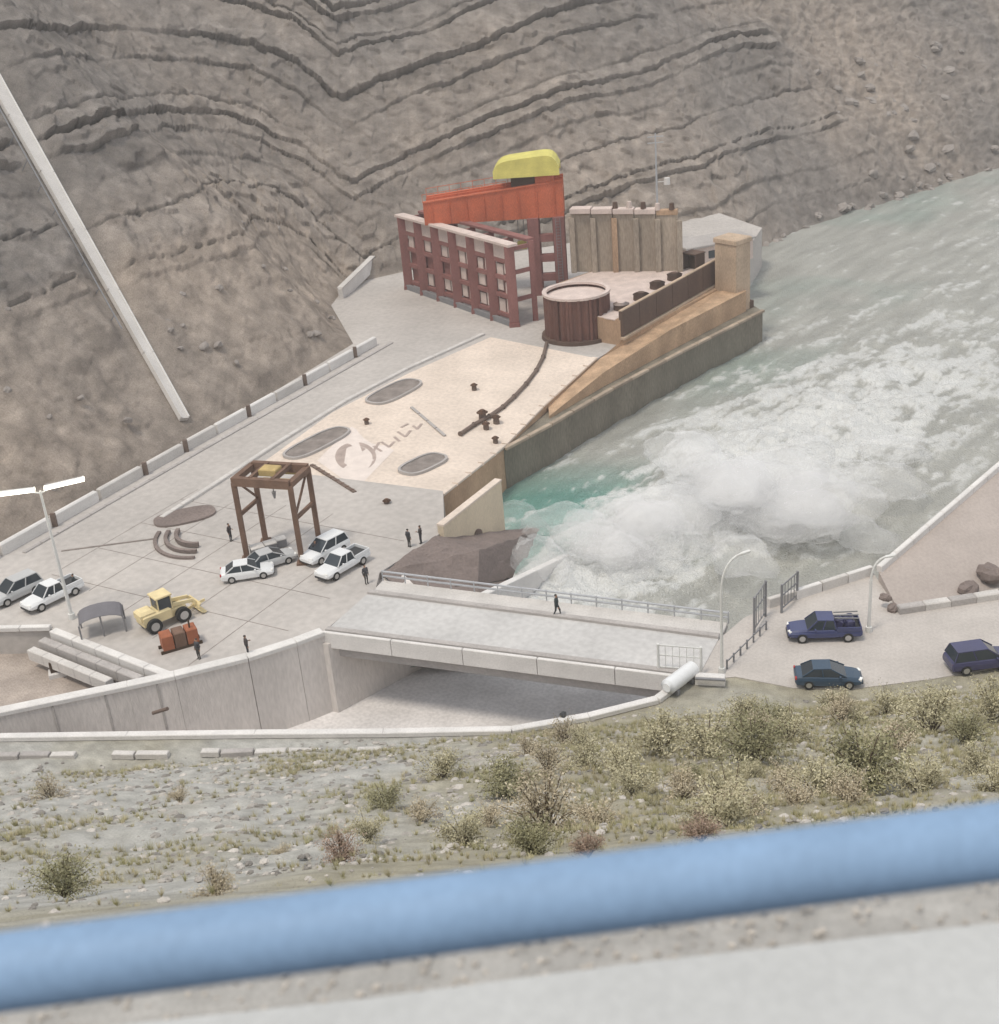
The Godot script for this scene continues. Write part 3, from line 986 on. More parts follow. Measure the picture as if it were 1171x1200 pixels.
func build_powerhouse() -> void:
	# training wall along the tailrace
	var tw := thing("training_wall", "long stained concrete training wall standing in the tailrace water", "wall")
	var st := mb()
	var outer := [Vector3(1.0, -2, -124.7), Vector3(6.3, -2, -130.6), Vector3(14.2, -2, -140.3), Vector3(24.1, -2, -151.4), Vector3(37.5, -2, -165.6)]
	prism(st, outer + [Vector3(36.0, -2, -173.0), Vector3(33.0, -2, -171.4), deck_r[3] + Vector3(0, -2, 0), deck_r[2] + Vector3(0, -0.8, 0)], -9.0)
	obj("wall_body", st, M.wet_wall, tw)
	st = mb()
	prism(st, [Vector3(6.4, -1.7, -132.6), Vector3(13.5, -0.3, -141.5), Vector3(23.2, 0.7, -152.6), Vector3(35.4, 0.8, -166.2), Vector3(35.6, 0.8, -172.6), Vector3(33.1, 0.8, -171.2), Vector3(17.6, 0.8, -151.2), Vector3(13.6, -0.15, -146.3), Vector3(6.5, -1.5, -135.2)], -2.2)
	obj("upper_wall", st, mat(Color(0.46, 0.315, 0.205), 0.45, 1.2, 0.92, 1.5, 2.5), tw)
	for i in 4:
		var a: Vector3 = outer[i]
		var b: Vector3 = outer[i + 1]
		var n := int(a.distance_to(b) / 3.2)
		for k in n:
			st = mb()
			var p := a.lerp(b, (k + 0.02) / n)
			var q := a.lerp(b, (k + 0.98) / n)
			bar(st, p + Vector3(0.1, 0.05, -0.1), q + Vector3(0.1, 0.05, -0.1), 0.55, 0.32, 0.05)
			obj("coping_stone", st, mat_coping(), tw)

	# machine block with its dark parapet
	var blk := thing("machine_block", "tan concrete machine block with a dark brown parapet above the walkway", "building")
	var q0 := Vector3(16.6, 3.2, -150.0)
	var q1 := Vector3(32.1, 3.2, -170.4)
	st = mb()
	prism(st, [q0, q1, Vector3(25.0, 3.2, -183.0), Vector3(9.0, 3.2, -168.0), Vector3(10.5, 3.2, -155.5)], -2.4)
	obj("block_wall", st, M.tan, blk)
	var outn := Vector3(0.795, 0, 0.606)
	for i in 6:
		st = mb()
		var a := q0.lerp(q1, i / 6.0 + 0.002) + outn * 0.05
		var b := q0.lerp(q1, (i + 1) / 6.0 - 0.002) + outn * 0.05
		bar(st, Vector3(a.x, 2.75, a.z), Vector3(b.x, 2.75, b.z), 0.5, 3.1, 0.06)
		obj("parapet_panel", st, M.brown_wall, blk)
	st = mb()
	bar(st, Vector3(q0.x, 4.38, q0.z) + outn * 0.04, Vector3(q1.x, 4.38, q1.z) + outn * 0.04, 0.42, 0.14, 0.03)
	obj("parapet_cap", st, M.tan_pale, blk)
	st = mb()
	prism(st, [q0 + Vector3(-0.6, 0.03, -0.4), q1 + Vector3(-0.9, 0.03, -0.2), Vector3(24.8, 3.23, -182.6), Vector3(9.3, 3.23, -167.8), Vector3(10.8, 3.23, -155.7)], 3.1)
	obj("roof_slab", st, M.pink, blk)
	st = mb()
	bar(st, Vector3(q0.x, 0.9, q0.z) + outn * 0.2, Vector3(q1.x, 0.9, q1.z) + outn * 0.2, 0.6, 0.35, 0.08)
	obj("string_course", st, M.tan_pale, blk)
	# machines standing on the block
	var spots := [[0.16, 2.2, "round brown hatch cover nearest the tank on the block roof"], [0.34, 2.0, "round brown hatch cover second from the tank on the block roof"], [0.55, 2.6, "round brown hatch cover in the middle of the block roof"], [0.72, 2.4, "round brown hatch cover toward the orange pier"]]
	for s in spots:
		var p: Vector3 = q0.lerp(q1, s[0]) - outn * s[1]
		var t := thing("hatch_cover", s[2], "hatch", Vector3(p.x, 3.23, p.z), 0.0, "hatch covers on the block roof")
		st = mb()
		tube(st, Vector3.ZERO, Vector3(0, 0.7, 0), 1.0, 0.95, 18)
		obj("drum", st, M.brown_wall, t)
		st = mb()
		tube(st, Vector3(0, 0.7, 0), Vector3(0, 0.95, 0), 1.05, 0.5, 18)
		obj("lid", st, M.pink if s[0] < 0.2 else M.brown_wall, t)
	var cab := thing("control_cabinet", "dark open fronted cabinet at the far end of the block roof", "cabinet", Vector3(29.2, 3.23, -170.6), -0.9)
	st = mb()
	for w in [[Vector3(0, 1.1, -0.9), Vector3(2.2, 2.2, 0.15)], [Vector3(-1.05, 1.1, 0), Vector3(0.15, 2.2, 1.8)], [Vector3(1.05, 1.1, 0), Vector3(0.15, 2.2, 1.8)], [Vector3(0, 2.25, 0), Vector3(2.4, 0.15, 2.1)]]:
		box(st, w[0], w[1])
	obj("housing", st, M.brown_wall, cab)
	st = mb()
	box(st, Vector3(0, 0.9, -0.2), Vector3(1.6, 1.7, 0.6), Basis(), 0.08)
	obj("switchgear", st, M.dark_brown, cab)

	# end pier
	var pier := thing("end_pier", "tall pale orange concrete pier at the river end of the block", "pier", Vector3(33.9, -2.0, -167.8), 0.68)
	st = mb()
	box(st, Vector3(0, 4.6, 0), Vector3(2.9, 9.2, 3.6), Basis(), 0.1)
	obj("shaft", st, M.tan_pale, pier)
	st = mb()
	box(st, Vector3(0, 9.55, 0), Vector3(3.2, 0.7, 3.9), Basis(), 0.15)
	obj("cap", st, M.tan_pale, pier)
	st = mb()
	box(st, Vector3(1.8, 0.5, 1.2), Vector3(0.9, 1.0, 1.2), Basis(), 0.08)
	obj("foot_block", st, M.brown_wall, pier)

	# low white building behind the pier
	var annex := thing("annex_building", "low pinkish annex building behind the orange pier", "building", Vector3(34.5, 0, -186.0), 0.35)
	st = mb()
	box(st, Vector3(0, 1.5, 0), Vector3(11, 3.0, 5))
	obj("wall", st, M.pink, annex)
	st = mb()
	box(st, Vector3(0, 3.2, 0), Vector3(11.6, 0.35, 5.6), Basis(), 0.1)
	obj("roof", st, M.concrete, annex)
	for k in 4:
		st = mb()
		box(st, Vector3(-4.2 + 2.8 * k, 1.8, 2.53), Vector3(1.2, 1.1, 0.12))
		obj("window", st, M.glass, annex)

	# corrugated tank
	var tank := thing("round_tank", "round dark brown corrugated steel tank with a pale rim", "tank", Vector3(11.9, 0, -155.8))
	st = mb()
	var n := 96
	for i in n:
		var t0 := TAU * i / n
		var t1 := TAU * (i + 1) / n
		var r0 := 4.0 + (0.16 if i % 4 < 2 else -0.02)
		var r1 := 4.0 + (0.16 if (i + 1) % 4 < 2 else -0.02)
		var a := Vector3(cos(t0) * r0, 0, sin(t0) * r0)
		var b := Vector3(cos(t1) * r1, 0, sin(t1) * r1)
		quad(st, a, b, b + Vector3.UP * 5.6, a + Vector3.UP * 5.6, a)
	obj("shell", st, M.corrugated, tank)
	st = mb()
	for i in 48:
		var t0 := TAU * i / 48.0
		var t1 := TAU * (i + 1) / 48.0
		bar(st, Vector3(cos(t0) * 4.0, 5.7, sin(t0) * 4.0), Vector3(cos(t1) * 4.0, 5.7, sin(t1) * 4.0), 0.55, 0.3)
	obj("rim", st, M.pink, tank)
	st = mb()
	for i in 48: face(st, Vector3(0, 5.35, 0), Vector3(cos(TAU * i / 48.0) * 3.9, 5.2, sin(TAU * i / 48.0) * 3.9), Vector3(cos(TAU * (i + 1) / 48.0) * 3.9, 5.2, sin(TAU * (i + 1) / 48.0) * 3.9), Vector3.UP)
	obj("cover", st, M.pink, tank)
	st = mb()
	tube(st, Vector3(0, -0.3, 0), Vector3(0, 0.45, 0), 4.7, 4.6, 40)
	obj("base_ring", st, M.brown_wall, tank)
	for k in 5:
		st = mb()
		var an := 0.9 + k * 0.35
		bar(st, Vector3(cos(an) * 4.15, 0.4, sin(an) * 4.15), Vector3(cos(an) * 4.15, 5.6, sin(an) * 4.15), 0.3, 0.3)
		obj("stiffener", st, M.corrugated, tank)

	# grey-brown back wall with its pale beam
	var bw := thing("crane_runway_wall", "tall grey brown concrete wall under a pale runway beam", "wall")
	var w0 := Vector3(13.2, 3.2, -175.0)
	var w1 := Vector3(27.2, 3.2, -170.6)
	var tops := [11.4, 11.3, 11.2, 11.1, 10.9, 10.7]
	for i in 5:
		st = mb()
		var a := w0.lerp(w1, i / 5.0 + 0.004)
		var b := w0.lerp(w1, (i + 1) / 5.0 - 0.004)
		var h: float = tops[i]
		bar(st, Vector3(a.x, (3.2 + h) / 2.0, a.z), Vector3(b.x, (3.2 + h) / 2.0, b.z), 0.8, h - 3.2)
		obj("wall_panel", st, M.back_wall, bw)
		st = mb()
		bar(st, Vector3(a.x, h + 0.3, a.z + 0.1), Vector3(b.x, h + 0.3, b.z + 0.1), 1.7 - 0.2 * i, 0.7, 0.08)
		obj("capping_beam", st, M.pink if i < 4 else M.tan, bw)
	for i in 6:
		st = mb()
		var a := w0.lerp(w1, i / 5.0) + Vector3(0, 0, 0.7)
		bar(st, Vector3(a.x, 3.2, a.z), Vector3(a.x, tops[i] - 0.6, a.z), 0.7, 0.7)
		obj("buttress", st, M.back_wall if i != 2 else M.tan, bw)
	for i in 5:
		st = mb()
		var a := w0.lerp(w1, 0.42 + i * 0.13) + Vector3(0, 0, 0.3)
		var h: float = tops[mini(int((0.42 + i * 0.13) * 5.0), 4)] + 0.6
		tube(st, Vector3(a.x, h, a.z), Vector3(a.x, h + 0.9, a.z), 0.4, 0.3, 8)
		obj("roller", st, M.pink if i % 2 else M.brown_wall, bw)

	# steel frame with pinkish infill
	var fr := thing("steel_rack_frame", "long mauve steel column frame with pinkish infill plates", "frame")
	var f0 := Vector3(-10.4, 0, -185.6)
	var f1 := Vector3(4.1, 0, -162.1)
	var fd := (f1 - f0).normalized()
	var fnn := Vector3(fd.z, 0, -fd.x)  # away from the road, towards the river
	var hgt := 10.6
	for i in 7:
		var p := f0.lerp(f1, i / 6.0)
		st = mb()
		bar(st, p, p + Vector3.UP * hgt, 1.25, 1.0)
		bar(st, p + Vector3.UP * 0.01, p + Vector3.UP * 0.5, 1.4, 1.4)
		obj("column", st, M.mauve, fr)
		st = mb()
		bar(st, p + fnn * 3.4, p + fnn * 3.4 + Vector3.UP * hgt, 0.7, 0.7)
		obj("rear_column", st, M.mauve, fr)
		for y in [3.4, 7.0, 10.1]:
			st = mb()
			bar(st, p + Vector3.UP * y + fnn * 0.4, p + fnn * 3.2 + Vector3.UP * y, 0.4, 0.5)
			obj("tie", st, M.mauve, fr)
	for y in [1.0, 3.6, 6.0, 8.3]:
		for i in 6:
			st = mb()
			var a := f0.lerp(f1, i / 6.0) + fd * 0.5 + fnn * 0.35
			var b := f0.lerp(f1, (i + 1) / 6.0) - fd * 0.5 + fnn * 0.35
			bar(st, a + Vector3.UP * y, b + Vector3.UP * y, 0.5, 0.55)
			obj("cross_beam", st, M.mauve, fr)
	for i in 6:
		st = mb()
		var a := f0.lerp(f1, i / 6.0) + fd * 0.5 + fnn * 0.7
		var b := f0.lerp(f1, (i + 1) / 6.0) - fd * 0.5 + fnn * 0.7
		bar(st, a + Vector3.UP * 4.7, b + Vector3.UP * 4.7, 0.12, 7.6)
		obj("back_sheet", st, M.mauve, fr)
		for r in 3:
			for h in 2:
				if rng.randf() < 0.26 - 0.04 * i: continue
				st = mb()
				var c: Vector3 = f0.lerp(f1, (i + 0.3 + 0.4 * h) / 6.0) + fnn * 0.5 + Vector3.UP * ([2.3, 4.8, 7.1][r] + rng.randf_range(-0.25, 0.25))
				var wd := rng.randf_range(0.6, 0.85)
				bar(st, c - fd * wd, c + fd * wd, 0.14, rng.randf_range(1.4, 2.0))
				obj("infill_plate", st, M.pink, fr)
	for i in 6:
		st = mb()
		var a := f0.lerp(f1, i / 6.0 + 0.012)
		var b := f0.lerp(f1, (i + 1) / 6.0 - 0.012)
		bar(st, a + Vector3.UP * 9.55 + fnn * 0.3, b + Vector3.UP * 9.55 + fnn * 0.3, 0.3, 1.9)
		obj("top_plate", st, M.pink, fr)
	st = mb()
	bar(st, f0 + Vector3.UP * (hgt + 0.15) + fnn * 0.1 - fd * 0.8, f1 + Vector3.UP * (hgt + 0.15) + fnn * 0.1 + fd * 0.8, 1.5, 0.35, 0.05)
	obj("top_beam", st, M.pink, fr)
	st = mb()
	bar(st, f0 + Vector3.UP * (hgt + 0.15) + fnn * 3.4, f1 + Vector3.UP * (hgt + 0.15) + fnn * 3.4, 1.2, 0.35, 0.05)
	obj("rear_beam", st, M.mauve, fr)
	st = mb()
	bar(st, f0 + Vector3.UP * 0.35 - fnn * 0.35, f1 + Vector3.UP * 0.35 - fnn * 0.35, 0.5, 0.7)
	obj("base_plinth", st, M.grey_steel, fr)

	# big orange crane with the yellow canopy
	var cr := thing("orange_crane", "large orange red gantry crane with a yellow canopy on top", "crane")
	var g0 := Vector3(-6.6, 10.7, -179.9)
	var g1 := Vector3(12.6, 10.7, -177.8)
	var gd := (g1 - g0).normalized()
	var gn := Vector3(-gd.z, 0, gd.x)
	st = mb()
	# girder deeper at the tower end
	for e in [-1.0, 1.0]:
		var a: Vector3 = g0 + gn * 1.7 * e
		var b: Vector3 = g1 + gn * 1.7 * e
		var w := gn * 0.35
		hexa(st, [a - w, b - w, b + w, a + w, a - w + Vector3.UP * 3.0, b - w + Vector3.UP * 4.8, b + w + Vector3.UP * 4.8, a + w + Vector3.UP * 3.0])
	obj("main_girder", st, M.orange, cr)
	st = mb()
	hexa(st, [g0 + gn * -1.35 + Vector3.UP * 1.9, g1 + gn * -1.35 + Vector3.UP * 3.6, g1 + gn * 1.35 + Vector3.UP * 3.6, g0 + gn * 1.35 + Vector3.UP * 1.9, g0 + gn * -1.35 + Vector3.UP * 2.2, g1 + gn * -1.35 + Vector3.UP * 3.9, g1 + gn * 1.35 + Vector3.UP * 3.9, g0 + gn * 1.35 + Vector3.UP * 2.2])
	obj("platform", st, M.orange, cr)
	for e in [-2.1, 1.9]:
		st = mb()
		bar(st, g0 + gn * e + Vector3.UP * 3.12, g1 + gn * e + Vector3.UP * 4.92, 0.6, 0.22, 0.04)
		obj("flange", st, M.orange, cr)
	for i in 8:
		st = mb()
		var p := g0.lerp(g1, (i + 0.5) / 8.0) + gn * 2.12
		bar(st, p + Vector3.UP * 0.1, p + Vector3.UP * (2.5 + 2.0 * (i + 0.5) / 8.0), 0.14, 0.16)
		obj("web_stiffener", st, M.orange, cr)
	for k in [[-4.4, 2.0], [-4.4, -2.0], [-0.9, 2.0], [-0.9, -2.0]]:
		st = mb()
		var p: Vector3 = g1 + gd * k[0] + gn * k[1]
		bar(st, Vector3(p.x, 0.0, p.z), Vector3(p.x, 10.8, p.z), 1.5, 1.6)
		obj("tower_leg", st, M.mauve, cr)
	for y in [2.5, 5.2, 8.0]:
		st = mb()
		bar(st, g1 + gd * -4.2 + gn * 2.1 + Vector3.UP * (y - 10.7), g1 + gd * -1.0 + gn * 2.1 + Vector3.UP * (y - 10.7), 0.9, 1.0)
		obj("tower_tie", st, M.mauve, cr)
	st = mb()
	bar(st, Vector3(g0.x + 1.0, 0, g0.z) , Vector3(g0.x + 1.0, 10.7, g0.z), 1.0, 1.0)
	obj("far_leg", st, M.mauve, cr)
	st = mb()
	var tb := along(g0, g1)
	var tc := g1 - gd * 4.2 + Vector3.UP * 5.4
	box(st, tc, Vector3(5.6, 2.2, 3.4), tb, 0.15)
	obj("trolley", st, M.dark_brown, cr)
	st = mb()
	box(st, tc + gd * 1.7 + Vector3.UP * -0.2, Vector3(2.4, 2.8, 3.8), tb, 0.1)
	obj("winch_house", st, M.orange, cr)
	for e in [-2.3, 2.1]:
		st = mb()
		bar(st, g0 + gn * e + Vector3.UP * 4.2, g0.lerp(g1, 0.6) + gn * e + Vector3.UP * 5.3, 0.07, 0.07)
		obj("handrail", st, M.orange, cr)
		for i in 8:
			st = mb()
			var f := 0.6 * i / 7.0
			var p: Vector3 = g0.lerp(g1, f) + gn * e + Vector3.UP * (3.1 + 1.8 * f)
			bar(st, p, p + Vector3.UP * 1.1, 0.07, 0.07)
			obj("rail_post", st, M.orange, cr)
	st = mb()
	for e in [-0.3, 0.3]: bar(st, g1 + gd * (-0.9 + e) + gn * 2.85 - Vector3.UP * 10.7, g1 + gd * (-0.9 + e) + gn * 2.85, 0.07, 0.07)
	for i in 26: bar(st, g1 + gd * -1.2 + gn * 2.85 + Vector3.UP * (-10.4 + 0.4 * i), g1 + gd * -0.6 + gn * 2.85 + Vector3.UP * (-10.4 + 0.4 * i), 0.05, 0.05)
	obj("ladder", st, M.grey_steel, cr)
	for e in [-0.4, 0.4]:
		st = mb()
		tube(st, tc + gd * (-2.0 + e), tc + gd * (-2.0 + e) - Vector3.UP * 9.0, 0.06, 0.06, 6)
		obj("hoist_cable", st, M.grey_steel, cr)
	st = mb()
	box(st, tc + gd * -2.0 - Vector3.UP * 9.4, Vector3(1.3, 1.1, 0.7), tb, 0.15)
	obj("hook_block", st, M.yellow, cr)
	# canopy: a shallow barrel roof
	st = mb()
	var cc := tc + gd * -0.6 + Vector3.UP * 1.35
	for i in 20:
		var t0 := -1.0 + 0.1 * i
		var t1 := t0 + 0.1
		var h0 := (1.5 + 0.35 * t0) * (1.0 - pow(absf(t0), 7.0))
		var h1 := (1.5 + 0.35 * t1) * (1.0 - pow(absf(t1), 7.0))
		var a := cc + gd * t0 * 4.5 + Vector3.UP * h0
		var b := cc + gd * t1 * 4.5 + Vector3.UP * h1
		quad(st, a + gn * 2.6, b + gn * 2.6, b - gn * 2.6, a - gn * 2.6, Vector3.UP)
		quad(st, cc + gd * t0 * 4.5 + gn * 2.6 - Vector3.UP * 1.0, cc + gd * t1 * 4.5 + gn * 2.6 - Vector3.UP * 1.0, b + gn * 2.6, a + gn * 2.6, gn)
		quad(st, cc + gd * t0 * 4.5 - gn * 2.6 - Vector3.UP * 1.0, cc + gd * t1 * 4.5 - gn * 2.6 - Vector3.UP * 1.0, b - gn * 2.6, a - gn * 2.6, -gn)
	obj("canopy", st, M.yellow, cr)

	var up_ := thing("utility_pole", "thin grey utility pole standing on the slope behind the powerhouse", "pole", Vector3(28.5, 0.0, -199.0))
	st = mb()
	tube(st, Vector3(0, -1, 0), Vector3(0, 17.0, 0), 0.2, 0.11, 8)
	obj("shaft", st, M.steel, up_)
	for y in [15.6, 16.5]:
		st = mb()
		bar(st, Vector3(-1.2, y, 0), Vector3(1.2, y, 0), 0.12, 0.12)
		obj("cross_arm", st, M.steel, up_)
	st = mb()
	tube(st, Vector3(1.6, 9.2, 0), Vector3(1.6, 10.2, 0), 0.5, 0.45, 10)
	bar(st, Vector3(0, 9.7, 0), Vector3(1.6, 9.7, 0), 0.1, 0.1)
	obj("transformer", st, M.white_concrete, up_)
	# leaning concrete slab on the slope behind
	var slab := thing("retaining_slab", "short white concrete slab wall leaning on the slope behind the frame", "wall")
	st = mb()
	var s0 := Vector3(-20.29, 0.00, -183.21)
	var s1 := Vector3(-15.87, 1.00, -196.82)
	bar(st, s0 + Vector3.UP * 0.6, s1 + Vector3.UP * 0.8, 0.7, 1.9, 0.1)
	obj("slab", st, M.white_concrete, slab)
	st = mb()
	bar(st, s0 + Vector3.UP * 1.62, s1 + Vector3.UP * 1.82, 0.9, 0.15, 0.04)
	obj("coping", st, M.pale, slab)

var coping_mats := []
func mat_coping() -> Material:
	if coping_mats.is_empty():
		for k in 3: coping_mats.append(mat(Color(0.36, 0.29, 0.225) * (0.85 + 0.15 * k), 0.35, 0.9, 0.92, 1.0))
	return coping_mats[rng.randi() % 3]

# ------------------------------------------------------------------ bridge, channel walls

func build_bridge() -> void:
	var n0 := Vector3(-14.3, 0, -85.9)
	var n1 := Vector3(12.6, 0, -74.9)
	var f0 := Vector3(-10.9, 0, -92.2)
	var f1 := Vector3(15.4, 0, -80.6)
	var br := thing("road_bridge", "grey concrete road bridge spanning the dry channel", "bridge")
	var st := mb()
	hexa(st, [n0 - Vector3.UP * 0.6, n1 - Vector3.UP * 0.6, f1 - Vector3.UP * 0.6, f0 - Vector3.UP * 0.6, n0 + Vector3.UP * 0.04, n1 + Vector3.UP * 0.04, f1 + Vector3.UP * 0.04, f0 + Vector3.UP * 0.04])
	obj("deck_slab", st, M.deckslab, br)
	var d := (n1 - n0).normalized()
	var w := (f0 - n0).normalized()
	var out := Vector3(-d.z, 0, d.x)
	# fascia in precast lengths
	for i in 5:
		st = mb()
		var a := n0.lerp(n1, i / 5.0 + 0.001)
		var b := n0.lerp(n1, (i + 1) / 5.0 - 0.001)
		bar(st, a + out * 0.16 - Vector3.UP * 0.4, b + out * 0.16 - Vector3.UP * 0.4, 0.3, 1.35, 0.05)
		obj("fascia_panel", st, M.white_concrete, br)
	st = mb()
	bar(st, n0 + w * 0.45 + Vector3.UP * 0.14, n1 + w * 0.45 + Vector3.UP * 0.14, 0.5, 0.25, 0.04)
	obj("near_kerb", st, M.concrete, br)
	st = mb()
	bar(st, f0 - w * 0.5 + Vector3.UP * 0.14, f1 - w * 0.5 + Vector3.UP * 0.14, 0.5, 0.25, 0.04)
	obj("far_kerb", st, M.concrete, br)
	for i in 4:
		st = mb()
		var k := 0.09 + 0.27 * i
		bar(st, n0.lerp(f0, k) - Vector3.UP * 1.3, n1.lerp(f1, k) - Vector3.UP * 1.3, 0.7, 1.6)
		obj("girder", st, M.concrete, br)
	# footway beyond the far kerb
	st = mb()
	bar(st, f0 + w * 0.9 - Vector3.UP * 0.25, f1 + w * 0.9 - Vector3.UP * 0.25, 1.8, 0.5, 0.05)
	obj("footway", st, M.pale, br)
	st = mb()
	bar(st, f0 + w * 1.75 + Vector3.UP * 0.45, f1 + w * 1.75 + Vector3.UP * 0.45, 0.16, 0.1)
	bar(st, f0 + w * 1.75 + Vector3.UP * 0.85, f1 + w * 1.75 + Vector3.UP * 0.85, 0.16, 0.1)
	obj("rail", st, M.steel, br)
	for i in 15:
		st = mb()
		var p := f0.lerp(f1, i / 14.0) + w * 1.75
		bar(st, p - Vector3.UP * 0.05, p + Vector3.UP * 0.95, 0.1, 0.1)
		obj("rail_post", st, M.steel, br)

	# abutments
	var ab := thing("bridge_abutment", "grey concrete abutment under the yard end of the bridge", "abutment")
	st = mb()
	prism(st, [Vector3(-16.2, -0.65, -86.4), Vector3(-14.0, -0.65, -85.2), Vector3(-6.6, -0.65, -91.6), Vector3(-8.6, -0.65, -96.0), Vector3(-14.0, -0.65, -94)], -9.0)
	obj("front_wall", st, M.wall, ab)
	st = mb()
	bar(st, Vector3(-12.6, -1.5, -86.3), Vector3(-8.4, -1.5, -91.4), 0.8, 0.7)
	obj("bearing_shelf", st, M.concrete, ab)
	var ab2 := thing("far_abutment", "concrete abutment under the road end of the bridge", "abutment")
	st = mb()
	prism(st, [Vector3(12.2, -0.65, -75.0), Vector3(15.2, -0.65, -80.5), Vector3(18.5, -0.65, -80.0), Vector3(16.0, -0.65, -74.6)], -9.0)
	obj("front_wall", st, M.wall, ab2)
	st = mb()
	bar(st, Vector3(12.0, -1.4, -75.4), Vector3(14.8, -1.4, -80.4), 0.7, 0.6)
	obj("bearing_shelf", st, M.concrete, ab2)

	# left retaining wall
	var lw := thing("retaining_wall", "long pale concrete retaining wall left of the bridge", "wall")
	var line := [Vector3(-45.12, 0.00, -75.88), Vector3(-36.95, 0.00, -78.43), Vector3(-28.21, 0.00, -80.51), Vector3(-24.93, 0.00, -81.37), Vector3(-19.79, 0.00, -83.04), Vector3(-16.38, 0.00, -84.70), Vector3(-14.40, 0.00, -85.90)]
	var body := []
	for i in line.size() - 1:
		st = mb()
		wall_run(st, [line[i], line[i + 1]], 0.7, -0.02, -9.0)
		obj("wall_panel", st, M.wall, lw)
		st = mb()
		bar(st, line[i] + Vector3.UP * 0.15, line[i + 1] + Vector3.UP * 0.15, 0.9, 0.34, 0.05)
		obj("coping", st, M.white_concrete, lw)
	st = mb()
	var pp := Vector3(-26.45, -1.40, -79.77) + Vector3(0, 0, 0.9)
	tube(st, pp + Vector3(0, -0.3, -0.5), pp + Vector3(1.3, 0.35, 0.1), 0.14, 0.14, 10)
	obj("outlet_pipe", st, M.dark_slot, lw)
	for i in 3:
		st = mb()
		var p: Vector3 = line[1].lerp(line[3], 0.3 + 0.3 * i)
		bar(st, Vector3(p.x, -8, p.z + 0.38), Vector3(p.x, -0.1, p.z + 0.38), 0.16, 0.12)
		obj("downpipe", st, M.concrete, lw)

	# near channel wall with its white coping
	var nw := thing("channel_wall", "near channel wall with a continuous white coping", "wall")
	line = [Vector3(-45.12, 0.00, -75.88), Vector3(-35.90, 0.00, -75.11), Vector3(-26.72, 0.00, -73.94), Vector3(-17.76, 0.00, -72.79), Vector3(-9.00, 0.00, -71.58), Vector3(-0.45, 0.00, -70.58), Vector3(4.73, 0.00, -71.38), Vector3(9.49, 0.00, -72.68), Vector3(11.64, 0.00, -74.79)]
	for i in line.size() - 1:
		st = mb()
		wall_run(st, [line[i], line[i + 1]], 0.45, -0.02, -9.0)
		obj("wall_panel", st, M.wall, nw)
		st = mb()
		bar(st, line[i] + Vector3.UP * 0.16, line[i + 1] + Vector3.UP * 0.16, 0.6, 0.34, 0.05)
		obj("coping", st, M.white_concrete, nw)
	# broken kerb in front of it
	var kb := thing("broken_kerb", "row of weathered broken kerb slabs in front of the channel wall", "kerb")
	var b0 := Vector3(-37.61, 0.00, -73.18)
	var b1 := Vector3(-3.87, -0.00, -69.08)
	var x := 0.0
	while x < 1.0:
		var l := rng.randf_range(0.035, 0.075)
		if rng.randf() > 0.18:
			st = mb()
			var a := b0.lerp(b1, x) + Vector3(0, rng.randf_range(0.02, 0.12), rng.randf_range(-0.12, 0.12))
			var b := b0.lerp(b1, minf(x + l - 0.004, 1.0)) + Vector3(0, rng.randf_range(0.02, 0.12), rng.randf_range(-0.12, 0.12))
			bar(st, a, b, 0.5, 0.4, 0.05)
			obj("kerb_slab", st, M.pale if rng.randf() < 0.6 else M.concrete, kb)
		x += l

	# wing wall at the corner of the yard
	var ww := thing("wing_wall", "pale yellow concrete wing wall with a round drain hole", "wall")
	st = mb()
	var a := Vector3(-5.3, 0, -101.6)
	var b := Vector3(0.15, 0, -110.5)
	wall_run(st, [a, b], 0.6, 0.75, -9.0)
	obj("wall_panel", st, M.yellow_wall, ww)
	st = mb()
	bar(st, a + Vector3.UP * 0.85, b + Vector3.UP * 0.85, 0.75, 0.2, 0.04)
	obj("coping", st, M.cream, ww)
	st = mb()
	var hole := Vector3(-2.51, -2.60, -105.59)
	var wn := Vector3(0.853, 0, 0.522)
	var on: Vector3 = a.lerp(b, 0.52)
	on.y = -2.6
	tube(st, on + wn * 0.1, on + wn * 0.5, 0.6, 0.6, 16)
	obj("drain_pipe", st, M.dark_slot, ww)
	# low white wall running into the water beside the bridge
	var lo := thing("low_guide_wall", "low white guide wall running into the water beside the bridge", "wall")
	for i in 4:
		st = mb()
		var p: Vector3 = (Vector3(-2.36, -1.00, -91.27)).lerp(Vector3(5.70, -5.60, -106.09), i / 4.0)
		var q: Vector3 = (Vector3(-2.36, -1.00, -91.27)).lerp(Vector3(5.70, -5.60, -106.09), (i + 1) / 4.0)
		bar(st, p - Vector3.UP * 1.0, q - Vector3.UP * 1.0, 0.7, 2.2, 0.06)
		obj("wall_panel", st, M.white_concrete, lo)

# ------------------------------------------------------------------ yard furniture

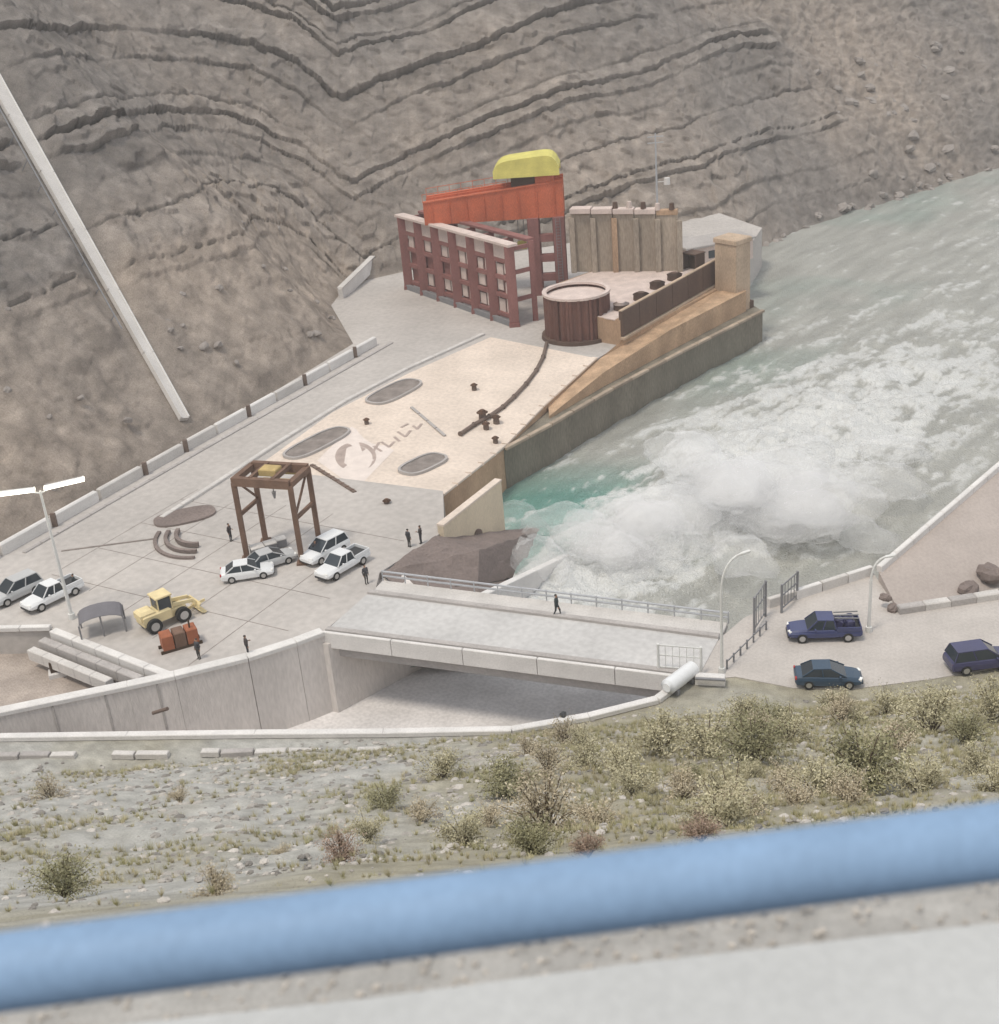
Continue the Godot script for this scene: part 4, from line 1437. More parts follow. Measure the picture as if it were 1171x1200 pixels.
func build_yard() -> void:
	# parapet between road and hillside
	var pw := thing("roadside_parapet", "pale block parapet between the yard road and the rocky hillside", "wall")
	var line := [Vector3(-62.0, 0, -75.5), Vector3(-45.38, 0.00, -104.94), Vector3(-32.85, 0.00, -126.93), Vector3(-13.95, 0.00, -159.17)]
	var st: SurfaceTool
	for i in 3:
		var a: Vector3 = line[i]
		var b: Vector3 = line[i + 1]
		var n := int(a.distance_to(b) / 5.2)
		for k in n:
			st = mb()
			var jig := Vector3(0, rng.randf_range(-0.05, 0.05), 0)
			bar(st, a.lerp(b, (k + 0.03) / n) + Vector3.UP * 0.55 + jig, a.lerp(b, (k + 0.97) / n) + Vector3.UP * 0.55 + jig, 0.55, 1.15, 0.12)
			obj("parapet_block", st, M.pale if rng.randf() < 0.6 else M.white_concrete, pw)
			if (k + i) % 2 == 0:
				st = mb()
				var p := a.lerp(b, float(k) / n) + Vector3(0.35, 0, -0.1)
				bar(st, p, p + Vector3.UP * 1.35, 0.45, 0.35)
				obj("marker_post", st, M.dark_slot, pw)
	for e in 2:
		var gt := thing("road_gutter", ["concrete gutter edge along the parapet at the left", "concrete gutter edge along the far parapet"][e], "gutter")
		for k in 12:
			st = mb()
			var a: Vector3 = line[1 + e].lerp(line[2 + e], (k + 0.02) / 12.0) + Vector3(2.1, 0.07, -0.2)
			var b: Vector3 = line[1 + e].lerp(line[2 + e], (k + 0.98) / 12.0) + Vector3(2.1, 0.07, -0.2)
			bar(st, a, b, 0.4, 0.16, 0.03)
			obj("gutter_stone", st, M.concrete, gt)
	# kerb between the road and the deck
	var kb := thing("deck_road_kerb", "pale kerb dividing the road from the cream deck", "kerb")
	var kl := [Vector3(-31.21, 0.00, -109.64), Vector3(-27.05, 0.00, -117.32), Vector3(-22.34, 0.00, -126.41), Vector3(-15.90, 0.00, -137.90), Vector3(-9.13, 0.00, -147.57), Vector3(0.50, 0.00, -159.00)]
	for i in kl.size() - 1:
		for k in 6:
			st = mb()
			var a: Vector3 = kl[i].lerp(kl[i + 1], (k + 0.02) / 6.0) + Vector3(-0.5, 0.14, -0.4)
			var b: Vector3 = kl[i].lerp(kl[i + 1], (k + 0.98) / 6.0) + Vector3(-0.5, 0.14, -0.4)
			bar(st, a, b, 0.55, 0.3, 0.06)
			obj("kerb_stone", st, M.pale, kb)

	# round terrace with curved steps
	var tc := Vector3(-26.97, 0.00, -106.04)
	var te := thing("curved_terrace", "curved brown step rings round a dark gravel bed left of the gantry", "terrace", tc)
	for k in 3:
		st = mb()
		var r := 4.4 - k * 0.95
		for i in 18:
			var t0 := PI * (0.50 + 0.56 * i / 18.0)
			var t1 := PI * (0.50 + 0.56 * (i + 1) / 18.0)
			bar(st, Vector3(cos(t0) * r, 0.1 + 0.1 * k, sin(t0) * r * 1.15), Vector3(cos(t1) * r, 0.1 + 0.1 * k, sin(t1) * r * 1.15), 0.34, 0.22 + 0.1 * k)
		obj("step_ring", st, M.gunite, te)
	st = mb()
	var ov := oval(Vector3(-29.52, 0.00, -110.05) - tc + Vector3.UP * 0.2, Vector3(1, 0, -0.35), 2.9, 1.7, 28, 2.6)
	prism(st, ov, -0.1)
	obj("gravel_fill", st, M.gunite, te)

	# small gantry crane
	var g := thing("small_gantry_crane", "four legged brown steel gantry crane standing in the yard", "crane")
	var legs := [Vector3(-22.2, 0, -100.0), Vector3(-17.2, 0, -98.2), Vector3(-16.0, 0, -101.4), Vector3(-21.0, 0, -103.2)]
	var top := 7.3
	for p in legs:
		st = mb()
		bar(st, p, p + Vector3.UP * top, 0.42, 0.42)
		bar(st, p + Vector3.UP * 0.005, p + Vector3.UP * 0.18, 0.9, 0.9)
		obj("leg", st, M.gantry, g)
	for i in 4:
		st = mb()
		var a: Vector3 = legs[i] + Vector3.UP * (top + 0.1)
		var b: Vector3 = legs[(i + 1) % 4] + Vector3.UP * (top + 0.1)
		bar(st, a, b, 0.5, 0.75 if i % 2 == 0 else 0.5)
		obj("top_beam", st, M.gantry, g)
	for i in [1, 3]:
		for y in [4.2]:
			st = mb()
			bar(st, legs[i] + Vector3.UP * y, legs[(i + 1) % 4] + Vector3.UP * y, 0.26, 0.3)
			obj("side_tie", st, M.gantry, g)
		st = mb()
		bar(st, legs[i] + Vector3.UP * 4.3, legs[(i + 1) % 4] + Vector3.UP * 7.6, 0.16, 0.16)
		obj("brace", st, M.gantry, g)
	for k in [0.3, 0.7]:
		st = mb()
		bar(st, legs[0].lerp(legs[1], k) + Vector3.UP * (top + 0.35), legs[3].lerp(legs[2], k) + Vector3.UP * (top + 0.35), 0.3, 0.4)
		obj("rail_beam", st, M.gantry, g)
	st = mb()
	var gc: Vector3 = (legs[0] + legs[2]) / 2.0 + Vector3.UP * (top + 0.5)
	box(st, gc, Vector3(1.6, 0.6, 1.2), along(legs[0], legs[1]), 0.08)
	obj("hoist", st, M.gantry_yellow, g)
	st = mb()
	tube(st, gc, gc - Vector3.UP * 2.0, 0.05, 0.05, 6)
	tube(st, gc - Vector3.UP * 2.0, gc - Vector3.UP * 2.6, 0.2, 0.08, 8)
	obj("hook", st, M.grey_steel, g)
	for k in 3:
		st = mb()
		var a: Vector3 = legs[3].lerp(legs[2], 0.15) + Vector3.UP * (6.9 - k * 0.75)
		var b: Vector3 = legs[3].lerp(legs[2], 0.85 - 0.1 * k) + Vector3.UP * (6.9 - k * 0.75)
		bar(st, a, b, 0.2, 0.24)
		obj("rack_bar", st, M.gantry_yellow, g)

	# steel trolley frames and small crates under the crane
	var crates := [[Vector3(-21.28, 0.00, -100.30), 1.0, "dark steel crate under the left side of the small gantry"], [Vector3(-20.26, 0.00, -101.09), 0.9, "dark steel crate behind the first under the small gantry"], [Vector3(-19.45, 0.00, -101.94), 0.8, "small dark crate farthest back under the small gantry"]]
	for c in crates:
		var t := thing("steel_crate", c[2], "crate", c[0], 0.4, "crates under the small gantry")
		st = mb()
		box(st, Vector3(0, c[1] * 0.5, 0), Vector3(c[1] * 1.1, c[1] * 0.86, c[1]), Basis(), 0.05)
		obj("body", st, M.grey_steel, t)
		st = mb()
		box(st, Vector3(0, c[1] * 0.98, 0), Vector3(c[1] * 1.2, c[1] * 0.12, c[1] * 1.1), Basis(), 0.03)
		obj("lid", st, M.pale, t)

	# street lamps
	lamp_double()
	lamp_single(Vector3(14.45, 0.00, -75.54), 8.9, 0.35, "tall pale lamp post with a curved arm at the bridge end")
	lamp_single(Vector3(25.82, 0.00, -79.23), 5.9, 0.15, "shorter white lamp post beside the dark pickup")

	# grey tarpaulin shelter
	var tp := thing("tarpaulin_shelter", "dark grey arched tarpaulin shelter beside the yellow loader", "shelter", Vector3(-32.16, 0.00, -89.49), 0.28)
	st = mb()
	for i in 8:
		var t0 := PI * i / 8.0
		var t1 := PI * (i + 1) / 8.0
		var a := Vector3(-cos(t0) * 1.7, 1.3 + sin(t0) * 0.55, 0)
		var b := Vector3(-cos(t1) * 1.7, 1.3 + sin(t1) * 0.55, 0)
		for e in [-1.0, 1.0]: pass
		quad(st, a - Vector3(0, 0, 1.2), b - Vector3(0, 0, 1.2), b + Vector3(0, 0, 1.2), a + Vector3(0, 0, 1.2), a - Vector3(0, 0.8, 0))
		quad(st, a - Vector3(0, 0.03, 1.2), b - Vector3(0, 0.03, 1.2), b + Vector3(0, -0.03, 1.2), a + Vector3(0, -0.03, 1.2), Vector3(0, 0.8, 0) - a)
	obj("canopy", st, M.tarp, tp)
	for e in [[-1.7, -1.1], [1.7, -1.1], [-1.7, 1.1], [1.7, 1.1], [0.0, 1.1]]:
		st = mb()
		tube(st, Vector3(e[0], 0, e[1]), Vector3(e[0], 1.32 + 0.5 * float(e[0] == 0.0), e[1]), 0.07, 0.07, 8)
		obj("pole", st, M.grey_steel, tp)

	# rust coloured generator on skids
	var gen := thing("rusty_generator", "rust red generator box on skids next to the loader", "generator", Vector3(-25.33, 0.00, -85.84), 0.42)
	for k in 3:
		st = mb()
		box(st, Vector3(-0.95 + 0.95 * k, 0.85, 0), Vector3(0.86, 1.2, 1.2), Basis(), 0.08)
		obj("housing_panel", st, M.rust_box if k != 1 else M.gantry, gen)
	for e in [-0.5, 0.5]:
		st = mb()
		bar(st, Vector3(-1.6, 0.12, e), Vector3(1.6, 0.12, e), 0.16, 0.24)
		obj("skid", st, M.dark_brown, gen)
	st = mb()
	tube(st, Vector3(0.9, 1.4, 0.2), Vector3(0.9, 2.1, 0.2), 0.07, 0.07, 8)
	obj("exhaust", st, M.dark_brown, gen)

	# block and slab in the sunken yard
	var pb := thing("pump_box", "small brown pump box on a white base in the sunken yard", "pump", Vector3(-35.63, -2.20, -86.95), 0.3)
	st = mb()
	box(st, Vector3(0, 0.85, 0), Vector3(0.9, 0.9, 0.8), Basis(), 0.06)
	obj("housing", st, M.dark_brown, pb)
	st = mb()
	box(st, Vector3(0, 0.2, 0.1), Vector3(1.3, 0.4, 1.1), Basis(), 0.05)
	obj("base", st, M.white_concrete, pb)
	# stair strips descending from the yard edge
	var sr := thing("ramp_kerbs", "long parallel pale ramp kerbs beside the sunken yard", "kerb")
	for k in 3:
		for i in 5:
			st = mb()
			var off := Vector3(-0.75 * k, -0.35 * k, 0.75 * k)
			var a: Vector3 = (Vector3(-36.41, 0.00, -90.09)).lerp(Vector3(-25.12, 0.00, -81.41), (i + 0.01) / 5.0 * (1.0 - 0.16 * k)) + off
			var b: Vector3 = (Vector3(-36.41, 0.00, -90.09)).lerp(Vector3(-25.12, 0.00, -81.41), (i + 0.99) / 5.0 * (1.0 - 0.16 * k)) + off
			bar(st, a - Vector3.UP * 0.3, b - Vector3.UP * 0.3, 0.7, 0.9, 0.06)
			obj("kerb_stone", st, [M.white_concrete, M.concrete, M.pale][k], sr)
	var yk := thing("yard_edge_kerb", "pale kerb along the yard edge below the parked pickups", "kerb")
	for i in 6:
		st = mb()
		var a: Vector3 = (Vector3(-51.86, 0.00, -92.34)).lerp(Vector3(-36.64, 0.00, -90.40), (i + 0.01) / 6.0)
		var b: Vector3 = (Vector3(-51.86, 0.00, -92.34)).lerp(Vector3(-36.64, 0.00, -90.40), (i + 0.99) / 6.0)
		bar(st, a + Vector3.UP * 0.15, b + Vector3.UP * 0.15, 0.5, 0.36, 0.05)
		obj("kerb_stone", st, M.white_concrete, yk)
	# expansion joint across the yard
	var jn := thing("cable_cover", "thin dark cable cover crossing the yard to the curved terrace", "cable cover")
	for i in 6:
		st = mb()
		var a: Vector3 = (Vector3(-39.79, 0.00, -104.89)).lerp(Vector3(-31.15, 0.00, -105.80), (i + 0.01) / 6.0)
		var b: Vector3 = (Vector3(-39.79, 0.00, -104.89)).lerp(Vector3(-31.15, 0.00, -105.80), (i + 0.99) / 6.0)
		bar(st, a + Vector3.UP * 0.03, b + Vector3.UP * 0.03, 0.22, 0.06)
		obj("cover_plate", st, M.soil_bed, jn)

func lamp_double() -> void:
	var p := Vector3(-35.30, 0.00, -91.82)
	var l := thing("street_lamp", "tall double armed street lamp with bright lit heads at the left", "street lamp", p, 0.0, "street lamps")
	var st := mb()
	tube(st, Vector3.ZERO, Vector3(0, 11.4, 0), 0.16, 0.09, 12)
	tube(st, Vector3.ZERO, Vector3(0, 0.5, 0), 0.3, 0.26, 12)
	obj("post", st, M.pole, l)
	for e in [-1.0, 1.0]:
		st = mb()
		var d := Vector3(e, 0.0, -0.25 * e).normalized()
		tube(st, Vector3(0, 11.2, 0), Vector3(0, 11.7, 0) + d * 1.4, 0.07, 0.06, 8)
		obj("arm", st, M.pole, l)
		st = mb()
		bar(st, Vector3(0, 11.74, 0) + d * 0.4, Vector3(0, 11.92, 0) + d * 3.3, 0.22, 0.1, 0.03)
		var h := obj("lamp_head", st, M.pole, l)
		st = mb()
		bar(st, Vector3(0, 11.60, 0) + d * 0.35, Vector3(0, 11.78, 0) + d * 3.4, 0.62, 0.22, 0.05)
		obj("lens", st, M.lamp, h)
		var s := SpotLight3D.new()
		s.name = "lamp_light"
		s.light_color = Color(1.0, 0.97, 0.9)
		s.light_energy = 3.0
		s.light_size = 0.3
		s.spot_range = 40.0
		s.spot_attenuation = 2.0
		s.spot_angle = 70.0
		s.shadow_enabled = true
		l.add_child(s, true)
		s.position = Vector3(0, 11.5, 0) + d * 2.1
		s.rotation.x = -PI / 2.0

func lamp_single(p: Vector3, h: float, turn: float, label: String) -> void:
	var l := thing("street_lamp", label, "street lamp", p, turn, "street lamps")
	var st := mb()
	tube(st, Vector3.ZERO, Vector3(0, h * 0.72, 0), 0.13, 0.1, 12)
	tube(st, Vector3.ZERO, Vector3(0, 0.4, 0), 0.26, 0.22, 12)
	obj("post", st, M.pole, l)
	st = mb()
	var pts := []
	for i in 8:
		var t := i / 7.0
		pts.append(Vector3(1.5 * t * t * h / 8.0, h * (0.72 + 0.28 * sin(t * PI / 2.0)), 0))
	path_tube(st, pts, 0.08, 8)
	obj("arm", st, M.pole, l)
	st = mb()
	var q: Vector3 = pts[-1]
	bar(st, q + Vector3(-0.1, 0, 0), q + Vector3(0.6, 0.03, 0), 0.26, 0.13, 0.03)
	obj("lamp_head", st, M.pole, l)

# ------------------------------------------------------------------ vehicles

func ring(x: float, hw: float, y0: float, y1: float, tuck: float) -> Array:
	# rounded section across the car at x
	var c := 0.10
	var wt := hw - tuck
	return [Vector3(x, y0, -hw + c), Vector3(x, y0 + c, -hw), Vector3(x, lerpf(y0, y1, 0.6), -hw), Vector3(x, y1 - c, -wt), Vector3(x, y1, -wt + c),
		Vector3(x, y1, wt - c), Vector3(x, y1 - c, wt), Vector3(x, lerpf(y0, y1, 0.6), hw), Vector3(x, y0 + c, hw), Vector3(x, y0, hw - c)]

func loft(rings: Array) -> SurfaceTool:
	var st := mb()
	var n: int = rings[0].size()
	for i in rings.size() - 1:
		var mid := Vector3.ZERO
		for p in rings[i]: mid += p / n
		for k in n:
			var j := (k + 1) % n
			var a: Vector3 = rings[i][k]
			var b: Vector3 = rings[i][j]
			var c: Vector3 = rings[i + 1][j]
			var d: Vector3 = rings[i + 1][k]
			quad(st, a, b, c, d, (a + b) / 2.0 - mid)
	for e in [0, rings.size() - 1]:
		var r: Array = rings[e]
		var m := Vector3.ZERO
		for p in r: m += p / n
		for k in n: face(st, m, r[k], r[(k + 1) % n], Vector3(-1 if e == 0 else 1, 0, 0))
	return st

func wheel(parent: Node3D, at: Vector3, r := 0.33, w := 0.22) -> void:
	var st := mb()
	tube(st, at - Vector3(0, 0, w / 2.0), at + Vector3(0, 0, w / 2.0), r, r, 20)
	var t := obj("wheel", st, M.tyre, parent)
	st = mb()
	var e := signf(at.z)
	tube(st, at, at + Vector3(0, 0, e * (w / 2.0 + 0.012)), r * 0.62, r * 0.58, 14)
	obj("rim", st, M.rim, t)

func make_car(kind: String, paint: Material, label: String, where: Vector3, to: Vector3, group: String) -> Node3D:
	var turn := atan2(-(to.z - where.z), to.x - where.x)
	var c := thing({"sedan": "parked_car", "suv": "parked_car", "pickup": "pickup_truck"}[kind], label, "car" if kind != "pickup" else "pickup truck", where, turn, group)
	var st: SurfaceTool
	var len_ := 4.5
	var wb := 1.32
	var hw := 0.87
	var wr := 0.33
	if kind == "sedan":
		obj("body", loft([ring(-2.22, 0.72, 0.42, 0.78, 0.04), ring(-2.1, 0.83, 0.27, 0.94, 0.05), ring(-1.5, hw, 0.22, 0.98, 0.06), ring(-0.2, hw, 0.2, 0.95, 0.05), ring(0.9, hw, 0.22, 0.93, 0.06), ring(1.7, 0.86, 0.24, 0.82, 0.1), ring(2.1, 0.8, 0.28, 0.72, 0.1), ring(2.24, 0.66, 0.36, 0.6, 0.06)]), paint, c)
		cabin(c, paint, [[-1.75, 0.96, 0.78], [-1.05, 1.4, 0.62], [0.15, 1.43, 0.62], [1.15, 0.92, 0.78]])
	elif kind == "suv":
		len_ = 4.6
		hw = 0.92
		wr = 0.37
		obj("body", loft([ring(-2.3, 0.8, 0.45, 0.95, 0.04), ring(-2.2, 0.88, 0.32, 1.05, 0.05), ring(-1.0, hw, 0.28, 1.08, 0.06), ring(0.9, hw, 0.28, 1.05, 0.06), ring(1.8, 0.9, 0.3, 0.96, 0.1), ring(2.2, 0.84, 0.34, 0.86, 0.1), ring(2.32, 0.7, 0.45, 0.7, 0.06)]), paint, c)
		cabin(c, paint, [[-2.15, 1.05, 0.82], [-1.9, 1.68, 0.68], [0.2, 1.72, 0.68], [1.15, 1.05, 0.82]])
	else:
		len_ = 5.2
		hw = 0.92
		wb = 1.6
		wr = 0.38
		obj("body", loft([ring(-2.6, 0.86, 0.5, 0.9, 0.02), ring(-2.5, 0.9, 0.42, 0.92, 0.03), ring(-0.75, hw, 0.38, 0.92, 0.03), ring(-0.6, hw, 0.36, 1.05, 0.05), ring(0.9, hw, 0.36, 1.05, 0.06), ring(1.8, 0.9, 0.38, 1.0, 0.1), ring(2.4, 0.86, 0.42, 0.92, 0.1), ring(2.58, 0.74, 0.5, 0.78, 0.06)]), paint, c)
		cabin(c, paint, [[-0.78, 1.03, 0.82], [-0.62, 1.66, 0.68], [0.55, 1.7, 0.68], [1.25, 1.03, 0.82]])
		for e in [-1.0, 1.0]:
			st = mb()
			box(st, Vector3(-1.66, 1.06, e * 0.86), Vector3(1.7, 0.36, 0.08), Basis(), 0.03)
			obj("bed_side", st, paint, c)
		st = mb()
		box(st, Vector3(-2.5, 1.06, 0), Vector3(0.08, 0.36, 1.64), Basis(), 0.03)
		obj("tailgate", st, paint, c)
		st = mb()
		box(st, Vector3(-1.65, 0.94, 0), Vector3(1.6, 0.03, 1.6))
		obj("bed_floor", st, M.trim, c)
	var hl := len_ / 2.0
	for e in [-1.0, 1.0]:
		for f in [-1.0, 1.0]: wheel(c, Vector3(f * wb, wr, e * (hw - 0.1)), wr)
		st = mb()
		box(st, Vector3(hl - 0.16, 0.66 if kind == "sedan" else 0.82, e * 0.58), Vector3(0.2, 0.16, 0.36), Basis(Vector3.UP, -e * 0.35), 0.03)
		obj("headlight", st, M.headlight, c)
		st = mb()
		box(st, Vector3(-hl + 0.08, 0.82, e * 0.68), Vector3(0.12, 0.2, 0.2), Basis(), 0.03)
		obj("taillight", st, M.taillight, c)
		st = mb()
		box(st, Vector3(0.72, 1.02 if kind == "sedan" else 1.14, e * (hw + 0.08)), Vector3(0.14, 0.13, 0.2), Basis(), 0.03)
		obj("mirror", st, paint, c)
	st = mb()
	box(st, Vector3(hl - 0.06, 0.42, 0), Vector3(0.14, 0.2, 1.3), Basis(), 0.04)
	obj("bumper", st, M.trim, c)
	return c

func cabin(c: Node3D, paint: Material, pr: Array) -> void:
	# pr: rear base, rear top, front top, front base, each [x, y, half width]
	var P := []
	for r in pr: P.append([Vector3(r[0], r[1], -r[2]), Vector3(r[0], r[1], r[2])])
	var st := mb()
	quad(st, P[1][0], P[1][1], P[2][1], P[2][0], Vector3.UP)
	var up := Vector3(0, 0.06, 0)
	quad(st, P[1][0] + up, P[1][1] + up, P[2][1] + up, P[2][0] + up, Vector3.UP)
	for k in [[P[1][0], P[1][1]], [P[1][1], P[2][1]], [P[2][1], P[2][0]], [P[2][0], P[1][0]]]:
		quad(st, k[0] - Vector3(0, 0.05, 0), k[1] - Vector3(0, 0.05, 0), k[1] + up, k[0] + up, (k[0] + k[1]) / 2.0 - (P[1][0] + P[2][1]) / 2.0)
	obj("roof", st, paint, c)
	st = mb()
	quad(st, P[0][0], P[0][1], P[1][1], P[1][0], Vector3(-1, 0.3, 0))
	obj("rear_window", st, M.glass, c)
	st = mb()
	quad(st, P[3][0], P[3][1], P[2][1], P[2][0], Vector3(1, 0.5, 0))
	obj("windscreen", st, M.glass, c)
	for e in 2:
		st = mb()
		quad(st, P[0][e], P[1][e], P[2][e], P[3][e], Vector3(0, 0.1, -1 if e == 0 else 1))
		obj("side_window", st, M.glass, c)
		var out := Vector3(0, 0.0, -0.015 if e == 0 else 0.015)
		var mid_t: Vector3 = P[1][e].lerp(P[2][e], 0.5)
		var mid_b: Vector3 = P[0][e].lerp(P[3][e], 0.47)
		for pp in [[P[0][e], P[1][e]], [P[3][e], P[2][e]], [mid_b, mid_t]]:
			st = mb()
			bar(st, pp[0] + out, pp[1] + out, 0.05, 0.09)
			obj("pillar", st, paint, c)

func build_vehicles() -> void:
	var gl := "cars parked by the small gantry"
	make_car("sedan", M.car_white, "white sedan parked in front of the small gantry crane", Vector3(-21.64, 0.00, -96.54), Vector3(-18.87, 0.00, -96.95), gl)
	make_car("sedan", M.car_silver, "silver sedan partly behind the white sedan at the gantry", Vector3(-19.92, 0.00, -98.41), Vector3(-17.69, 0.00, -99.61), gl)
	make_car("pickup", M.car_white, "white pickup truck nearest the bridge, parked beside the gantry leg", Vector3(-13.58, 0.00, -96.27), Vector3(-15.15, 0.00, -94.42), gl)
	make_car("suv", M.car_white, "white off-road car behind the white pickup, under the gantry leg", Vector3(-15.28, 0.00, -99.14), Vector3(-16.74, 0.00, -97.49), gl)
	var gp := "pickups at the left edge"
	make_car("pickup", M.car_white, "white pickup truck parked at the left, beside the lamp post", Vector3(-37.80, 0.00, -95.27), Vector3(-39.14, 0.00, -93.77), gp)
	make_car("suv", M.car_silver, "pale off-road car cut by the left edge of the photo", Vector3(-41.25, 0.00, -96.49), Vector3(-42.64, 0.00, -94.97), gp)
	var gr := "dark cars on the access road"
	var pk := make_car("pickup", M.car_navy, "dark navy pickup truck with a loaded bed beside the white lamp post", Vector3(22.50, 0.00, -79.07), Vector3(20.09, 0.00, -79.36), gr)
	make_car("sedan", M.car_teal, "dark teal sedan parked at the near edge of the road", Vector3(21.20, 0.00, -73.14), Vector3(23.43, 0.00, -72.78), gr)
	make_car("suv", M.car_indigo, "dark blue car cut by the right edge of the photo", Vector3(31.70, 0.00, -73.49), Vector3(34.21, 0.00, -73.63), gr)
	var ld := thing("cargo_bundle", "dark blue cargo bundle in the bed of the navy pickup", "cargo", pk.position + Vector3.UP * 0.96, pk.rotation.y)
	var st := mb()
	for i in 5:
		box(st, Vector3(-1.9 + 0.3 * i, 0.3 + 0.1 * sin(i * 2.0), 0.12 * cos(i * 3.0)), Vector3(0.42, 0.6, 1.2 - 0.1 * i), Basis(Vector3(0, 1, 0.2).normalized(), 0.3 * i), 0.12)
	obj("tarp_wrap", st, M.car_indigo, ld)
	st = mb()
	for i in 3: tube(st, Vector3(-2.4, 0.72 + 0.06 * i, -0.4 + 0.4 * i), Vector3(-0.7, 0.8, -0.4 + 0.4 * i), 0.06, 0.06, 6)
	obj("pole_bundle", st, M.grey_steel, ld)

	# yellow wheel loader
	var a := Vector3(-28.34, 0.00, -88.83)
	var b := Vector3(-26.03, 0.00, -90.61)
	var l := thing("wheel_loader", "pale yellow wheel loader with raised bucket arm in the left yard", "loader", a.lerp(b, 0.5), atan2(-(b.z - a.z), b.x - a.x))
	st = mb()
	box(st, Vector3(-0.9, 1.15, 0), Vector3(2.4, 0.9, 1.5), Basis(), 0.15)
	box(st, Vector3(-1.6, 1.55, 0), Vector3(1.3, 0.7, 1.3), Basis(), 0.2)
	obj("engine_cover", st, M.loader, l)
	st = mb()
	box(st, Vector3(0.9, 0.95, 0), Vector3(1.5, 0.7, 1.1), Basis(), 0.12)
	obj("front_frame", st, M.loader, l)
	st = mb()
	box(st, Vector3(-0.1, 2.0, 0), Vector3(1.15, 1.1, 1.2), Basis(), 0.12)
	obj("cab_window", st, M.glass, l)
	st = mb()
	box(st, Vector3(-0.1, 2.66, 0), Vector3(1.4, 0.16, 1.45), Basis(), 0.05)
	obj("cab_roof", st, M.loader, l)
	for e in [[-0.66, -0.6], [-0.66, 0.6], [0.48, -0.6], [0.48, 0.6]]:
		st = mb()
		bar(st, Vector3(e[0], 1.4, e[1]), Vector3(e[0], 2.62, e[1]), 0.09, 0.09)
		obj("cab_pillar", st, M.loader, l)
	for e in [-0.45, 0.45]:
		st = mb()
		bar(st, Vector3(0.6, 1.6, e), Vector3(2.3, 1.3, e), 0.16, 0.28)
		bar(st, Vector3(2.25, 1.32, e), Vector3(2.75, 0.7, e), 0.16, 0.24)
		obj("lift_arm", st, M.loader, l)
	st = mb()
	for i in 6:
		var t0 := -1.9 + 0.5 * i
		var p := Vector3(2.95 + 0.45 * cos(t0 + PI), 0.62 + 0.5 * sin(t0 + PI) * -1.0, 0)
		var q := Vector3(2.95 + 0.45 * cos(t0 + 0.5 + PI), 0.62 + 0.5 * sin(t0 + 0.5 + PI) * -1.0, 0)
		bar(st, p, q, 2.0, 0.07)
	obj("bucket", st, M.loader, l)
	for e in [-1.0, 1.0]:
		for f in [-1.35, 1.15]: wheel(l, Vector3(f, 0.62, e * 0.85), 0.62, 0.42)

# ------------------------------------------------------------------ people

